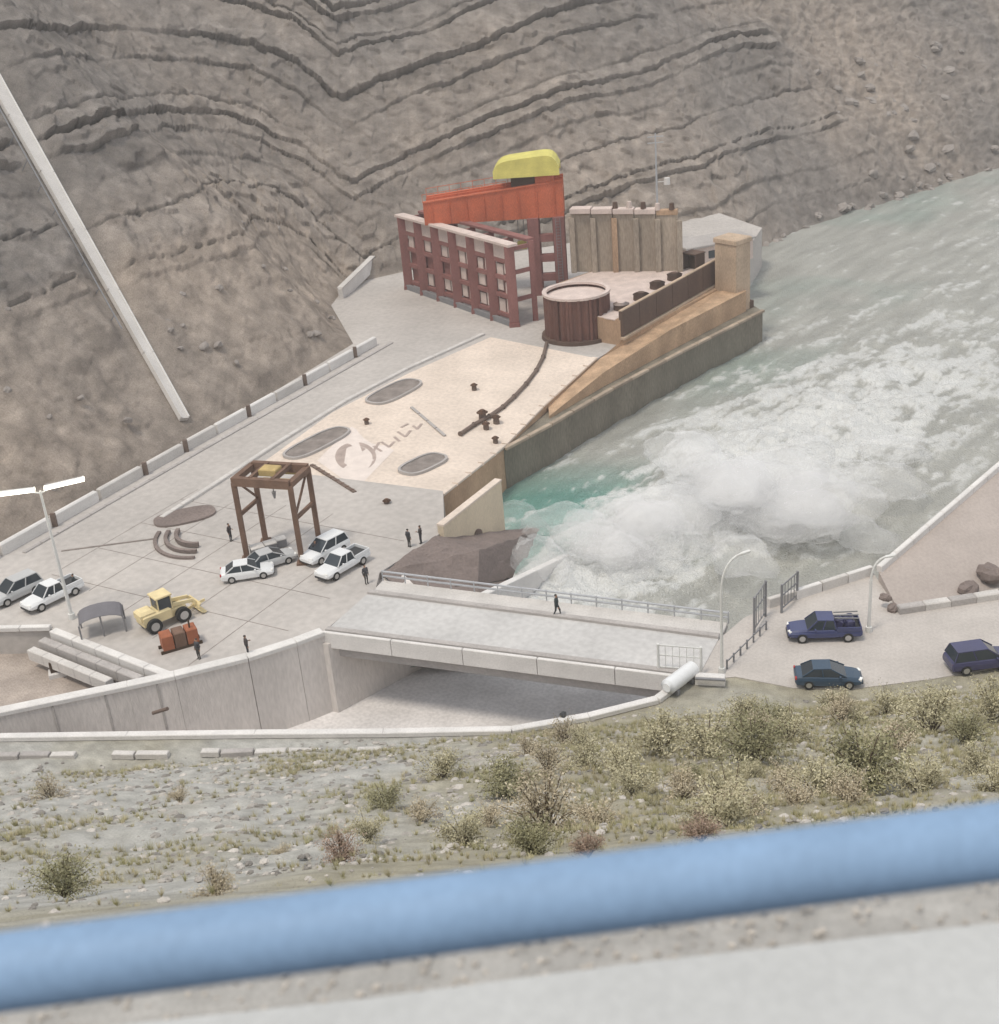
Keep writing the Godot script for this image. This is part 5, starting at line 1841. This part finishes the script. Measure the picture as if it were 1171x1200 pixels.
func net(st: SurfaceTool, bones: Array, cell: float, k: float, shift: Transform3D) -> void:
	# bones: [from, to, radius, radius, colour]; a smooth union meshed with surface nets
	var lo := Vector3.INF
	var hi := -Vector3.INF
	for b in bones:
		var r: float = maxf(b[2], b[3]) + k + cell * 2.0
		for e in 2:
			lo = lo.min(b[e] - Vector3.ONE * r)
			hi = hi.max(b[e] + Vector3.ONE * r)
	var n := Vector3i(((hi - lo) / cell).ceil()) + Vector3i.ONE
	var sx := n.y * n.z
	var f := PackedFloat32Array()
	f.resize(n.x * sx)
	f.fill(9.0)
	var best := PackedFloat32Array()
	best.resize(n.x * sx)
	best.fill(9.0)
	var own := PackedInt32Array()
	own.resize(n.x * sx)
	for bi in bones.size():
		var b: Array = bones[bi]
		var p: Vector3 = b[0]
		var ba: Vector3 = b[1] - p
		var bb := maxf(ba.length_squared(), 1e-9)
		var r: float = maxf(b[2], b[3]) + k + cell * 2.0
		var l0 := Vector3i(((p.min(b[1]) - Vector3.ONE * r - lo) / cell).floor()).max(Vector3i.ZERO)
		var l1 := Vector3i(((p.max(b[1]) + Vector3.ONE * r - lo) / cell).ceil()).min(n - Vector3i.ONE)
		for x in range(l0.x, l1.x + 1):
			for y in range(l0.y, l1.y + 1):
				for z in range(l0.z, l1.z + 1):
					var q := lo + Vector3(x, y, z) * cell - p
					var h := clampf(q.dot(ba) / bb, 0.0, 1.0)
					var d := (q - ba * h).length() - lerpf(b[2], b[3], h)
					var id := x * sx + y * n.z + z
					if d < best[id]:
						best[id] = d
						own[id] = bi
					var o := f[id]
					var m := maxf(k - absf(o - d), 0.0) / k
					f[id] = minf(o, d) - m * m * k * 0.25
	var at := {}
	for x in n.x - 1:
		for y in n.y - 1:
			for z in n.z - 1:
				var id := x * sx + y * n.z + z
				var c := [f[id], f[id + 1], f[id + n.z], f[id + n.z + 1], f[id + sx], f[id + sx + 1], f[id + sx + n.z], f[id + sx + n.z + 1]]
				var neg := 0
				for w in c:
					if w < 0.0: neg += 1
				if neg == 0 or neg == 8: continue
				var sum := Vector3.ZERO
				var cnt := 0
				for e in [[0, 1], [2, 3], [4, 5], [6, 7], [0, 2], [1, 3], [4, 6], [5, 7], [0, 4], [1, 5], [2, 6], [3, 7]]:
					var u: float = c[e[0]]
					var w: float = c[e[1]]
					if (u < 0.0) != (w < 0.0):
						var t := u / (u - w)
						var pa := Vector3((e[0] >> 2) & 1, (e[0] >> 1) & 1, e[0] & 1)
						var pb := Vector3((e[1] >> 2) & 1, (e[1] >> 1) & 1, e[1] & 1)
						sum += pa.lerp(pb, t)
						cnt += 1
				var grad := Vector3(c[4] + c[5] + c[6] + c[7] - c[0] - c[1] - c[2] - c[3], c[2] + c[3] + c[6] + c[7] - c[0] - c[1] - c[4] - c[5], c[1] + c[3] + c[5] + c[7] - c[0] - c[2] - c[4] - c[6]).normalized()
				at[id] = [shift * (lo + (Vector3(x, y, z) + sum / cnt) * cell), shift.basis * grad, bones[own[id]][4]]
	for id in at:
		for ax in [[1, n.z, sx], [n.z, 1, sx], [sx, 1, n.z]]:
			var e: int = ax[0]
			var u: int = ax[1]
			var w: int = ax[2]
			if id + e >= f.size() or (f[id] < 0.0) == (f[id + e] < 0.0): continue
			if not (at.has(id - u) and at.has(id - w) and at.has(id - u - w)): continue
			var qd := [at[id], at[id - u], at[id - u - w], at[id - w]]
			var fnm: Vector3 = (qd[1][0] - qd[0][0]).cross(qd[2][0] - qd[0][0])
			var order := [0, 1, 2, 0, 2, 3] if fnm.dot(qd[0][1] + qd[2][1]) < 0.0 else [0, 2, 1, 0, 3, 2]
			for o in order:
				st.set_normal(qd[o][1])
				st.set_color(qd[o][2])
				st.add_vertex(qd[o][0])

func hand_bones(skin: Color, side: float) -> Array:
	# hand hanging down from the wrist at the origin, palm towards the thigh
	var b := [[Vector3(0, -0.01, -0.022), Vector3(0, -0.085, -0.03), 0.016, 0.014, skin], [Vector3(0, -0.01, 0.0), Vector3(0, -0.09, 0.0), 0.017, 0.014, skin], [Vector3(0, -0.01, 0.02), Vector3(0, -0.085, 0.028), 0.016, 0.014, skin]]
	var lens := [0.066, 0.078, 0.082, 0.072]
	for i in 4:
		var z := -0.033 + 0.022 * i
		var a := Vector3(0, -0.09, z)
		var m := a + Vector3(-side * 0.010, -lens[i] * 0.55, 0)
		b.append([a, m, 0.0095, 0.009, skin])
		b.append([m, m + Vector3(-side * 0.018, -lens[i] * 0.42, 0), 0.009, 0.0075, skin])
	var th := Vector3(-side * 0.006, -0.03, 0.032)
	b.append([th, th + Vector3(-side * 0.012, -0.035, 0.028), 0.012, 0.011, skin])
	b.append([th + Vector3(-side * 0.012, -0.035, 0.028), th + Vector3(-side * 0.018, -0.064, 0.034), 0.0105, 0.009, skin])
	return b

func person_mesh(pose: String, top: Color, legs: Color, skin: Color) -> ArrayMesh:
	# faces +z, 1.75 m tall, feet on y = 0
	var shoe := Color(0.03, 0.028, 0.026)
	var st := mb()
	var stride := 0.0 if pose != "walk" else 0.24
	var b := []
	for s in [-1.0, 1.0]:
		var hip := Vector3(0.095 * s, 0.93, 0)
		var ankle := Vector3(0.10 * s, 0.09, s * stride)
		var knee: Vector3 = hip.lerp(ankle, 0.5) + Vector3(0, 0.0, 0.03 + 0.04 * float(stride > 0))
		b.append([hip, knee, 0.095, 0.062, legs])
		b.append([knee, ankle, 0.060, 0.045, legs])
		b.append([ankle + Vector3(0, -0.045, -0.04), ankle + Vector3(0, -0.055, 0.15), 0.042, 0.034, shoe])
		var sh := Vector3(0.19 * s, 1.42, 0)
		var el := Vector3(0.245 * s, 1.13, -0.03 - 0.10 * s * float(stride > 0))
		var wr := Vector3(0.25 * s, 0.88, 0.05 - 0.16 * s * float(stride > 0))
		if pose == "bent" and s > 0: wr = Vector3(0.10, 1.18, 0.24)
		b.append([sh, el, 0.060, 0.048, top])
		b.append([el, wr, 0.046, 0.032, top])
	b.append([Vector3(-0.06, 0.95, 0), Vector3(0.06, 0.95, 0), 0.12, 0.12, legs])
	b.append([Vector3(0, 1.0, 0), Vector3(0, 1.22, 0.01), 0.135, 0.15, top])
	b.append([Vector3(-0.10, 1.36, 0), Vector3(0.10, 1.36, 0), 0.11, 0.11, top])
	b.append([Vector3(0, 1.2, 0.01), Vector3(0, 1.38, 0.0), 0.15, 0.12, top])
	b.append([Vector3(0, 1.42, -0.01), Vector3(0, 1.55, 0.01), 0.058, 0.052, skin])
	net(st, b, 0.026, 0.05, Transform3D())
	var hd := [[Vector3(0, 1.655, -0.012), Vector3(0, 1.665, 0.02), 0.088, 0.08, skin], [Vector3(0, 1.59, 0.035), Vector3(0, 1.62, 0.03), 0.05, 0.062, skin], [Vector3(0, 1.65, 0.098), Vector3(0, 1.622, 0.112), 0.010, 0.014, skin], [Vector3(-0.02, 1.583, 0.085), Vector3(0.02, 1.583, 0.085), 0.009, 0.009, Color(0.30, 0.14, 0.11)]]
	for s in [-1.0, 1.0]:
		hd.append([Vector3(0.088 * s, 1.66, -0.005), Vector3(0.09 * s, 1.625, 0.0), 0.014, 0.010, skin])
		hd.append([Vector3(0.032 * s, 1.66, 0.090), Vector3(0.034 * s, 1.66, 0.091), 0.011, 0.011, Color(0.05, 0.04, 0.035)])
	net(st, hd, 0.012, 0.02, Transform3D())
	for s in [-1.0, 1.0]:
		var wr := Vector3(0.25 * s, 0.88, 0.05 - 0.16 * s * float(stride > 0))
		var q := Basis()
		if pose == "bent" and s > 0:
			wr = Vector3(0.10, 1.18, 0.24)
			q = Basis(Vector3(1, 0, 0), -1.35)
		net(st, hand_bones(skin, s), 0.0075, 0.008, Transform3D(q, wr))
	return st.commit()

func build_people() -> void:
	var skin := Color(0.36, 0.21, 0.145)
	var meshes := {
		"walk": person_mesh("walk", Color(0.035, 0.045, 0.05), Color(0.03, 0.032, 0.036), skin),
		"stand": person_mesh("stand", Color(0.05, 0.05, 0.055), Color(0.05, 0.045, 0.042), skin),
		"bent": person_mesh("bent", Color(0.06, 0.05, 0.048), Color(0.035, 0.035, 0.042), skin)}
	var cap := SphereMesh.new()
	cap.radius = 0.097
	cap.height = 0.15
	cap.radial_segments = 14
	cap.rings = 7
	var who := [
		["walk", Vector3(3.70, 0.05, -85.28), 1.2, 1.08, "person in dark clothes walking across the bridge"],
		["stand", Vector3(-8.04, 0.00, -99.54), 2.4, 1.0, "person in dark clothes standing left of the pair at the yard corner"],
		["bent", Vector3(-7.01, 0.00, -100.01), -1.9, 1.0, "person in dark clothes standing right of the pair at the yard corner"],
		["stand", Vector3(-11.40, 0.00, -93.42), 0.6, 1.0, "person in dark clothes standing at the bridge entrance beside the white pickup"],
		["bent", Vector3(-24.22, 0.00, -103.91), 1.1, 1.0, "person in dark clothes standing left of the small gantry crane"],
		["stand", Vector3(-23.50, 0.00, -83.66), -0.6, 1.0, "person in dark clothes standing right of the rusty generator"],
		["bent", Vector3(-19.80, 0.00, -83.53), 2.0, 1.0, "person in dark clothes standing at the retaining wall coping"],
		["walk", Vector3(-36.18, 0.00, -96.47), -1.2, 1.0, "person in dark clothes behind the left pickups"],
		["stand", Vector3(-15.98, 0.00, -98.79), 0.2, 1.0, "person in dark clothes standing at the gantry leg by the pickups"]]
	for w in who:
		var o := put("person", meshes[w[0]], M.body)
		o.position = w[1]
		o.rotation.y = w[2]
		o.scale = Vector3.ONE * w[3]
		tag(o, w[4], "person", "people around the yard")
		var h := put("hair", cap, M.hair, o)
		h.position = Vector3(0, 1.70, -0.018)

# ------------------------------------------------------------------ right bank

func build_right_bank() -> void:
	var st := mb()
	var c0 := Vector3(28.75, 0.80, -86.47)
	var c1 := Vector3(42.6, 3.0, -98.6)
	var c2 := Vector3(95.0, 3.0, -150.0)
	var t0 := Vector3(28.8, 0.02, -81.9)
	var t1 := Vector3(37.0, 0.02, -83.9)
	var t2 := Vector3(95.0, 0.02, -100.0)
	prism(st, [c0, c1, c2, t2, t1, t0], -9.0)
	setting("levee", st.commit(), M.levee)
	var cp := thing("levee_coping", "white coping wall along the crest of the right levee", "wall")
	for i in 16:
		st = mb()
		var a: Vector3 = c0.lerp(c1, (i + 0.01) / 8.0)
		var b: Vector3 = c0.lerp(c1, (i + 0.99) / 8.0)
		bar(st, a + Vector3.UP * 0.25, b + Vector3.UP * 0.25, 0.45, 0.6, 0.08)
		obj("coping_stone", st, M.white_concrete, cp)
	# parapet between road end and levee
	var pr := thing("river_parapet", "low white parapet between the gates and the white lamp post", "wall")
	var p0 := Vector3(19.57, 0.00, -83.87)
	var p1 := Vector3(28.59, 0.00, -87.59)
	for i in 4:
		st = mb()
		var a: Vector3 = p0.lerp(p1, (i + 0.02) / 4.0)
		var b: Vector3 = p0.lerp(p1, (i + 0.98) / 4.0)
		bar(st, a + Vector3.UP * 0.4, b + Vector3.UP * 0.4, 0.4, 0.8, 0.06)
		obj("parapet_block", st, M.white_concrete if i % 2 else M.pale, pr)
	# raised kerb at the foot of the levee
	var fk := thing("levee_foot_kerb", "low grey kerb wall at the foot of the levee", "kerb")
	for i in 7:
		st = mb()
		var a: Vector3 = (Vector3(28.65, 0.00, -81.48)).lerp(Vector3(42.57, 0.00, -83.18), (i + 0.01) / 7.0)
		var b: Vector3 = (Vector3(28.65, 0.00, -81.48)).lerp(Vector3(42.57, 0.00, -83.18), (i + 0.99) / 7.0)
		bar(st, a + Vector3.UP * 0.25, b + Vector3.UP * 0.25, 0.7, 0.6, 0.08)
		obj("kerb_stone", st, M.pale if i % 2 else M.concrete, fk)
	# road gates
	gate("white barrier gate across the near end of the bridge", Vector3(10.18, 0.00, -76.46), Vector3(13.02, 0.00, -75.55), 2.2, M.pole, 5)
	gate("grey steel gate leaf standing at the far end of the bridge", Vector3(17.77, 0.00, -80.37), Vector3(19.10, 0.00, -82.65), 3.0, M.grey_steel, 4)
	gate("grey steel gate leaf nearest the river beside the parapet", Vector3(20.39, 0.00, -82.94), Vector3(22.00, 0.00, -84.77), 2.4, M.grey_steel, 4)
	# chain of short posts along the road end
	var ch := thing("post_and_rail", "row of short dark posts with a rail across the road end", "fence")
	var a0 := Vector3(14.89, 0.00, -75.92)
	var a1 := Vector3(18.72, 0.00, -80.70)
	for i in 7:
		st = mb()
		var p := a0.lerp(a1, i / 6.0)
		tube(st, p, p + Vector3.UP * 0.75, 0.07, 0.07, 8)
		obj("post", st, M.grey_steel, ch)
	st = mb()
	bar(st, a0 + Vector3.UP * 0.6, a1 + Vector3.UP * 0.6, 0.06, 0.08)
	obj("rail", st, M.grey_steel, ch)
	# white tank lying on saddles
	var k0 := Vector3(10.32, 0.00, -73.18)
	var k1 := Vector3(12.37, 0.00, -75.22)
	var tk := thing("water_tank", "white cylindrical tank lying at the near end of the bridge", "tank")
	var ax := (k1 - k0).normalized()
	st = mb()
	tube(st, k0 + Vector3.UP * 0.75, k1 + Vector3.UP * 0.75, 0.55, 0.55, 24)
	tube(st, k0 + Vector3.UP * 0.75, k0 + Vector3.UP * 0.75 - ax * 0.16, 0.55, 0.32, 24)
	tube(st, k1 + Vector3.UP * 0.75, k1 + Vector3.UP * 0.75 + ax * 0.16, 0.55, 0.32, 24)
	obj("shell", st, M.car_white, tk)
	for f in [0.2, 0.8]:
		st = mb()
		var p := k0.lerp(k1, f)
		box(st, p + Vector3.UP * 0.18, Vector3(0.3, 0.4, 1.0), along(k0, k1), 0.04)
		obj("saddle", st, M.grey_steel, tk)
	var bm := thing("bridge_end_beam", "white concrete end beam beside the cylindrical tank", "beam")
	st = mb()
	bar(st, Vector3(12.45, 0.30, -74.62), Vector3(14.41, 0.30, -74.09), 0.6, 0.7, 0.06)
	obj("beam", st, M.white_concrete, bm)
	st = mb()
	bar(st, Vector3(12.34, 0.70, -74.01), Vector3(14.29, 0.70, -73.48), 0.2, 0.12)
	obj("top_rail", st, M.grey_steel, bm)
	# dark rocks below the levee
	var shapes := [rock_mesh(160), rock_mesh(161)]
	var spots := [[Vector3(28.40, 0.20, -81.94), 0.5, "small dark rock at the foot of the lamp post kerb"], [Vector3(27.98, 0.90, -82.32), 0.45, "upright dark stone left of the levee foot"], [Vector3(34.71, 0.20, -83.71), 0.9, "dark brown rock pile piece at the levee foot, left one"], [Vector3(36.66, 0.80, -84.70), 1.1, "large dark rock on the levee slope at the right edge"], [Vector3(3.04, 0.35, -71.52), 0.3, "small black stone sitting on the channel coping"]]
	for s in spots:
		var o := put("rock", shapes[rng.randi() % 2], M.gunite if s[1] > 0.4 else M.trim)
		o.position = s[0]
		o.rotation.y = rng.randf() * TAU
		o.scale = Vector3(1.3, 0.9, 1.0) * s[1]
		tag(o, s[2], "rock")

func gate(label: String, a: Vector3, b: Vector3, h: float, m: Material, bars: int) -> void:
	var g := thing("road_gate", label, "gate", Vector3.ZERO, 0.0, "gates at the bridge")
	var st: SurfaceTool
	for p in [a, b]:
		st = mb()
		tube(st, p, p + Vector3.UP * h, 0.1, 0.1, 10)
		obj("gate_post", st, m, g)
	for y in [0.35, h * 0.6, h - 0.1]:
		st = mb()
		bar(st, a + Vector3.UP * y, b + Vector3.UP * y, 0.07, 0.09)
		obj("cross_bar", st, m, g)
	for i in bars:
		st = mb()
		var p := a.lerp(b, (i + 1.0) / (bars + 1.0))
		bar(st, p + Vector3.UP * 0.35, p + Vector3.UP * (h - 0.1), 0.05, 0.05)
		obj("upright_bar", st, m, g)

# ------------------------------------------------------------------ shrubs

func shrub_meshes(seed_: int, c0: Color, c1: Color, dense: int) -> Array:
	# one shrub about 2 m wide and 1.5 m tall: leaf faces in clumps, and bare stems
	var r := RandomNumberGenerator.new()
	r.seed = seed_
	var leaves := mb()
	var stems := mb()
	for k in 26:
		var an := r.randf() * TAU
		var el := r.randf_range(0.25, 1.35)
		var reach := r.randf_range(0.65, 1.1)
		var tip := Vector3(cos(an) * cos(el), sin(el) * 1.25, sin(an) * cos(el)) * reach
		var mid := tip * 0.5 + Vector3(0, 0.12, 0)
		tube(stems, Vector3(0, -0.1, 0), mid, 0.022, 0.014, 4)
		tube(stems, mid, tip, 0.014, 0.006, 4)
		var shade := r.randf_range(0.75, 1.25)
		for i in dense:
			var f := r.randf_range(0.35, 1.0)
			var c: Vector3 = (mid * 2.0 * f if f < 0.5 else mid.lerp(tip, f * 2.0 - 1.0)) + Vector3(r.randfn(0, 0.11), r.randfn(0, 0.09), r.randfn(0, 0.11))
			if c.y < 0.02: continue
			var d := Vector3(r.randfn(), r.randfn() * 0.7 + 0.5, r.randfn()).normalized()
			var e := d.cross(Vector3(r.randfn(), r.randfn(), r.randfn())).normalized()
			var s := r.randf_range(0.020, 0.048)
			var col := c0.lerp(c1, r.randf()) * shade
			col.a = 1.0
			leaves.set_color(col)
			quad(leaves, c - e * s * 0.45, c + d * s, c + e * s * 0.45, c - d * s, Vector3.UP)
	return [leaves.commit(), stems.commit()]

func build_shrubs() -> void:
	var green := [Color(0.26, 0.25, 0.15), Color(0.38, 0.36, 0.23)]
	var olive := [Color(0.40, 0.37, 0.25), Color(0.53, 0.49, 0.345)]
	var dry := [Color(0.45, 0.39, 0.285), Color(0.57, 0.50, 0.38)]
	var red := [Color(0.33, 0.24, 0.19), Color(0.42, 0.32, 0.26)]
	var sets := {"green": [], "olive": [], "dry": [], "reddish": []}
	for k in 3:
		sets.green.append(shrub_meshes(200 + k, green[0], green[1], 150))
		sets.olive.append(shrub_meshes(210 + k, olive[0], olive[1], 135))
		sets.dry.append(shrub_meshes(220 + k, dry[0], dry[1], 105))
	sets.reddish.append(shrub_meshes(230, red[0], red[1], 105))
	var list := [
		["green", Vector3(-9.39, 31.88, -20.40), 0.77, "dark green shrub at the lower left just above the blue rail"],
		["dry", Vector3(-3.34, 39.87, -10.65), 0.28, "pale dry shrub touching the blue rail left of centre"],
		["green", Vector3(-5.48, 17.56, -41.00), 0.98, "green shrub standing alone left of the thicket"],
		["olive", Vector3(-4.91, 23.46, -31.70), 0.69, "olive shrub just below the lone green shrub"],
		["olive", Vector3(-3.59, 13.60, -47.85), 1.17, "", ""],
		["green", Vector3(-0.89, 17.41, -41.25), 1.35, "large dark green shrub below the channel coping bend"],
		["olive", Vector3(-1.76, 25.70, -28.30), 0.89, "", ""],
		["green", Vector3(0.08, 31.88, -20.40), 0.69, "green shrub just above the rail near the middle"],
		["dry", Vector3(1.97, 25.27, -28.95), 0.79, "", ""],
		["reddish", Vector3(-4.69, 27.95, -25.40), 0.69, "reddish brown dry shrub right of the bare slope"],
		["dry", Vector3(-23.04, 11.40, -51.65), 1.00, "grey dry shrub on the bare slope at the left"],
		["dry", Vector3(-15.53, 13.77, -47.55), 0.62, "small dry shrub on the bare slope below the broken kerb"],
		["olive", Vector3(4.07, 18.80, -38.85), 1.12, "", ""],
		["olive", Vector3(2.88, 14.87, -45.65), 1.15, "", ""],
		["dry", Vector3(5.52, 20.45, -36.25), 0.99, "", ""],
		["olive", Vector3(8.50, 13.63, -47.80), 1.85, "", ""],
		["green", Vector3(9.67, 15.88, -43.90), 1.79, "", ""],
		["green", Vector3(14.10, 6.79, -59.10), 1.31, "", ""],
		["olive", Vector3(12.56, 12.82, -49.20), 1.40, "", ""],
		["olive", Vector3(9.31, 22.86, -32.60), 1.22, "", ""],
		["green", Vector3(11.10, 21.97, -33.95), 1.83, "largest green shrub in the right half of the slope"],
		["olive", Vector3(12.09, 23.68, -31.35), 1.11, "", ""],
		["olive", Vector3(19.19, 12.90, -49.05), 1.89, "", ""],
		["dry", Vector3(15.31, 16.55, -42.75), 1.22, "", ""],
		["green", Vector3(18.72, 15.71, -44.20), 1.17, "", ""],
		["olive", Vector3(15.30, 21.41, -34.80), 0.94, "", ""],
		["olive", Vector3(23.42, 10.98, -52.35), 1.59, "", ""],
		["dry", Vector3(17.39, 7.91, -57.30), 1.39, "", ""],
		["olive", Vector3(13.66, 3.53, -64.45), 1.42, "", ""],
		["olive", Vector3(6.80, 11.89, -50.80), 1.65, "", ""],
		["reddish", Vector3(3.17, 33.31, -18.65), 0.47, "reddish dry shrub just above the rail right of centre"],
		["reddish", Vector3(0.82, 37.00, -14.15), 0.31, "reddish dry shrub touching the rail near the middle"],
		["dry", Vector3(5.81, 25.40, -28.75), 0.90, "", ""],
		["olive", Vector3(13.63, 24.71, -29.80), 0.75, "", ""],
		["dry", Vector3(1.13, 14.20, -46.80), 1.14, "", ""],
		["dry", Vector3(-7.05, 25.01, -29.35), 0.37, "tiny dry shrub on the bare slope left of the reddish shrub"],
		["dry", Vector3(9.09, 20.55, -36.10), 0.92, "", ""],
		["olive", Vector3(20.59, 6.73, -59.20), 1.43, "", ""],
		["dry", Vector3(-3.56, 21.08, -35.30), 0.73, "", ""],
		["dry", Vector3(-1.17, 22.26, -33.50), 0.64, "", ""]]
	for i in 26:
		var z := -lerpf(27.0, 66.0, rng.randf())
		var x := lerpf(-0.02, 0.40, pow(rng.randf(), 0.7)) * -z
		if -z > 60.0 and x < 13.0: continue
		var kind: String = ["olive", "dry", "olive", "green"][rng.randi() % 4]
		list.append([kind, Vector3(x, slope_at(x, z) - 0.1, z), rng.randf_range(0.6, 1.5) * (0.6 if kind == "green" else 1.0), ""])
	for i in list.size():
		var l: Array = list[i]
		var lab: String = l[3]
		var grp := "shrubs on the foreground slope"
		if lab == "":
			lab = {"green": "rounded green shrub in the thicket on the right half of the slope", "olive": "olive green shrub in the thicket on the slope", "dry": "straw coloured dry shrub in the thicket on the slope"}[l[0]]
			grp = l[0] + " shrubs of the thicket"
		var s := thing("shrub", lab, "shrub", l[1], rng.randf() * TAU, grp)
		var v: Array = sets[l[0]][i % sets[l[0]].size()]
		put("foliage", v[0], M.leaf, s)
		put("stems", v[1], M.stem, s)
		var k: float = l[2] * 1.12
		s.scale = Vector3(k, k * rng.randf_range(0.8, 1.05), k)

# ------------------------------------------------------------------ spray

func build_mist() -> void:
	# flying droplets thrown up by the jet
	var st := mb()
	for k in 8:
		var a := Vector3(1 if k & 1 else -1, 0, 0)
		var b := Vector3(0, 1 if k & 2 else -1, 0)
		var c := Vector3(0, 0, 1 if k & 4 else -1)
		face(st, a, b, c, a + b + c)
	var mm := MultiMesh.new()
	mm.transform_format = MultiMesh.TRANSFORM_3D
	mm.mesh = st.commit()
	var n := 50000
	mm.instance_count = n
	var clumps := []
	for c in [[Vector3(22.13, -4.60, -113.34), 5.5, 2.6, 1.0], [Vector3(17.60, -4.60, -111.30), 4.5, 1.8, 0.8], [Vector3(27.47, -4.20, -116.51), 4.5, 2.2, 0.7], [Vector3(11.56, -5.20, -106.29), 4.5, 1.2, 0.6], [Vector3(24.32, -4.00, -117.83), 4.0, 2.4, 0.5], [Vector3(13.82, -5.40, -102.77), 6.0, 0.9, 0.5], [Vector3(33.77, -5.40, -122.39), 6.0, 1.0, 0.4], [Vector3(7.84, -5.60, -105.16), 3.5, 0.8, 0.4]]:
		for k in 7:
			clumps.append([c[0] + Vector3(rng.randfn(0, c[1] * 0.55), rng.randfn(0, c[2] * 0.3), rng.randfn(0, c[1] * 0.55)), c[1] * rng.randf_range(0.25, 0.6), c[2] * rng.randf_range(0.3, 0.7), c[3] * rng.randf()])
	var total := 0.0
	for c in clumps: total += c[3]
	var made := 0
	for c in clumps:
		for k in int(n * c[3] / total):
			var p: Vector3 = c[0] + Vector3(rng.randfn(0, c[1]), absf(rng.randfn(0, c[2])), rng.randfn(0, c[1]))
			p.y = maxf(p.y, WATER + 0.3)
			mm.set_instance_transform(made, Transform3D(Basis.from_euler(Vector3(rng.randf() * 3, rng.randf() * 3, 0)).scaled(Vector3.ONE * rng.randf_range(0.011, 0.03)), p))
			made += 1
	mm.visible_instance_count = made
	var o := MultiMeshInstance3D.new()
	o.multimesh = mm
	var m := plain(Color(0.86, 0.87, 0.87), 0.9)
	m.backlight_enabled = true
	m.backlight = Color(0.8, 0.8, 0.8)
	o.material_override = m
	o.name = "spray_droplets"
	add_child(o)
	tag(o, "fine white droplets flying over the boiling tailrace water", "spray", "", "stuff")
	# billows of fine spray, thin enough to see through
	var veil := StandardMaterial3D.new()
	veil.transparency = BaseMaterial3D.TRANSPARENCY_ALPHA
	veil.albedo_color = Color(1.0, 1.0, 1.0, 0.19)
	veil.roughness = 1.0
	veil.metallic_specular = 0.0
	veil.cull_mode = BaseMaterial3D.CULL_DISABLED
	veil.backlight_enabled = true
	veil.backlight = Color(1.0, 1.0, 1.0)
	var cloud := mb()
	cloud.set_smooth_group(0)
	var sp := SphereMesh.new()
	sp.radius = 1.0
	sp.height = 2.0
	sp.radial_segments = 22
	sp.rings = 11
	var sa := sp.get_mesh_arrays()
	var sv: PackedVector3Array = sa[Mesh.ARRAY_VERTEX]
	var si: PackedInt32Array = sa[Mesh.ARRAY_INDEX]
	var lump := fn(71, 0.55, 3)
	var core := [[Vector3(21.86, -4.40, -111.96), 5.2, 7], [Vector3(19.01, -3.20, -107.63), 4.8, 6], [Vector3(22.30, -1.60, -109.23), 3.8, 5], [Vector3(13.30, -4.40, -104.34), 5.0, 6], [Vector3(27.42, -5.00, -116.22), 4.5, 6], [Vector3(16.38, -5.20, -108.99), 5.0, 8], [Vector3(11.04, -5.60, -105.41), 4.0, 7], [Vector3(22.98, -2.40, -113.35), 2.6, 7], [Vector3(33.49, -5.40, -121.31), 4.0, 5], [Vector3(8.88, -5.80, -115.68), 3.5, 4]]
	for c in core:
		for k in c[2]:
			var at: Vector3 = c[0] + Vector3(rng.randfn(0, c[1]), rng.randfn(0, 0.7), rng.randfn(0, c[1] * 0.8))
			var size := Vector3(rng.randf_range(2.0, 4.6), rng.randf_range(0.9, 2.2), rng.randf_range(2.0, 4.2))
			var turn := Basis(Vector3.UP, rng.randf() * TAU)
			for q in si:
				var d := sv[q]
				var w := at + turn * (d * size * (1.0 + 0.55 * lump.get_noise_3dv(d * 1.6 + at)))
				cloud.set_normal(turn * (d / size).normalized())
				cloud.add_vertex(w)
	var puff := obj("spray_mist", cloud, veil)
	tag(puff, "soft white spray mist hanging over the boiling tailrace water", "mist", "", "stuff")
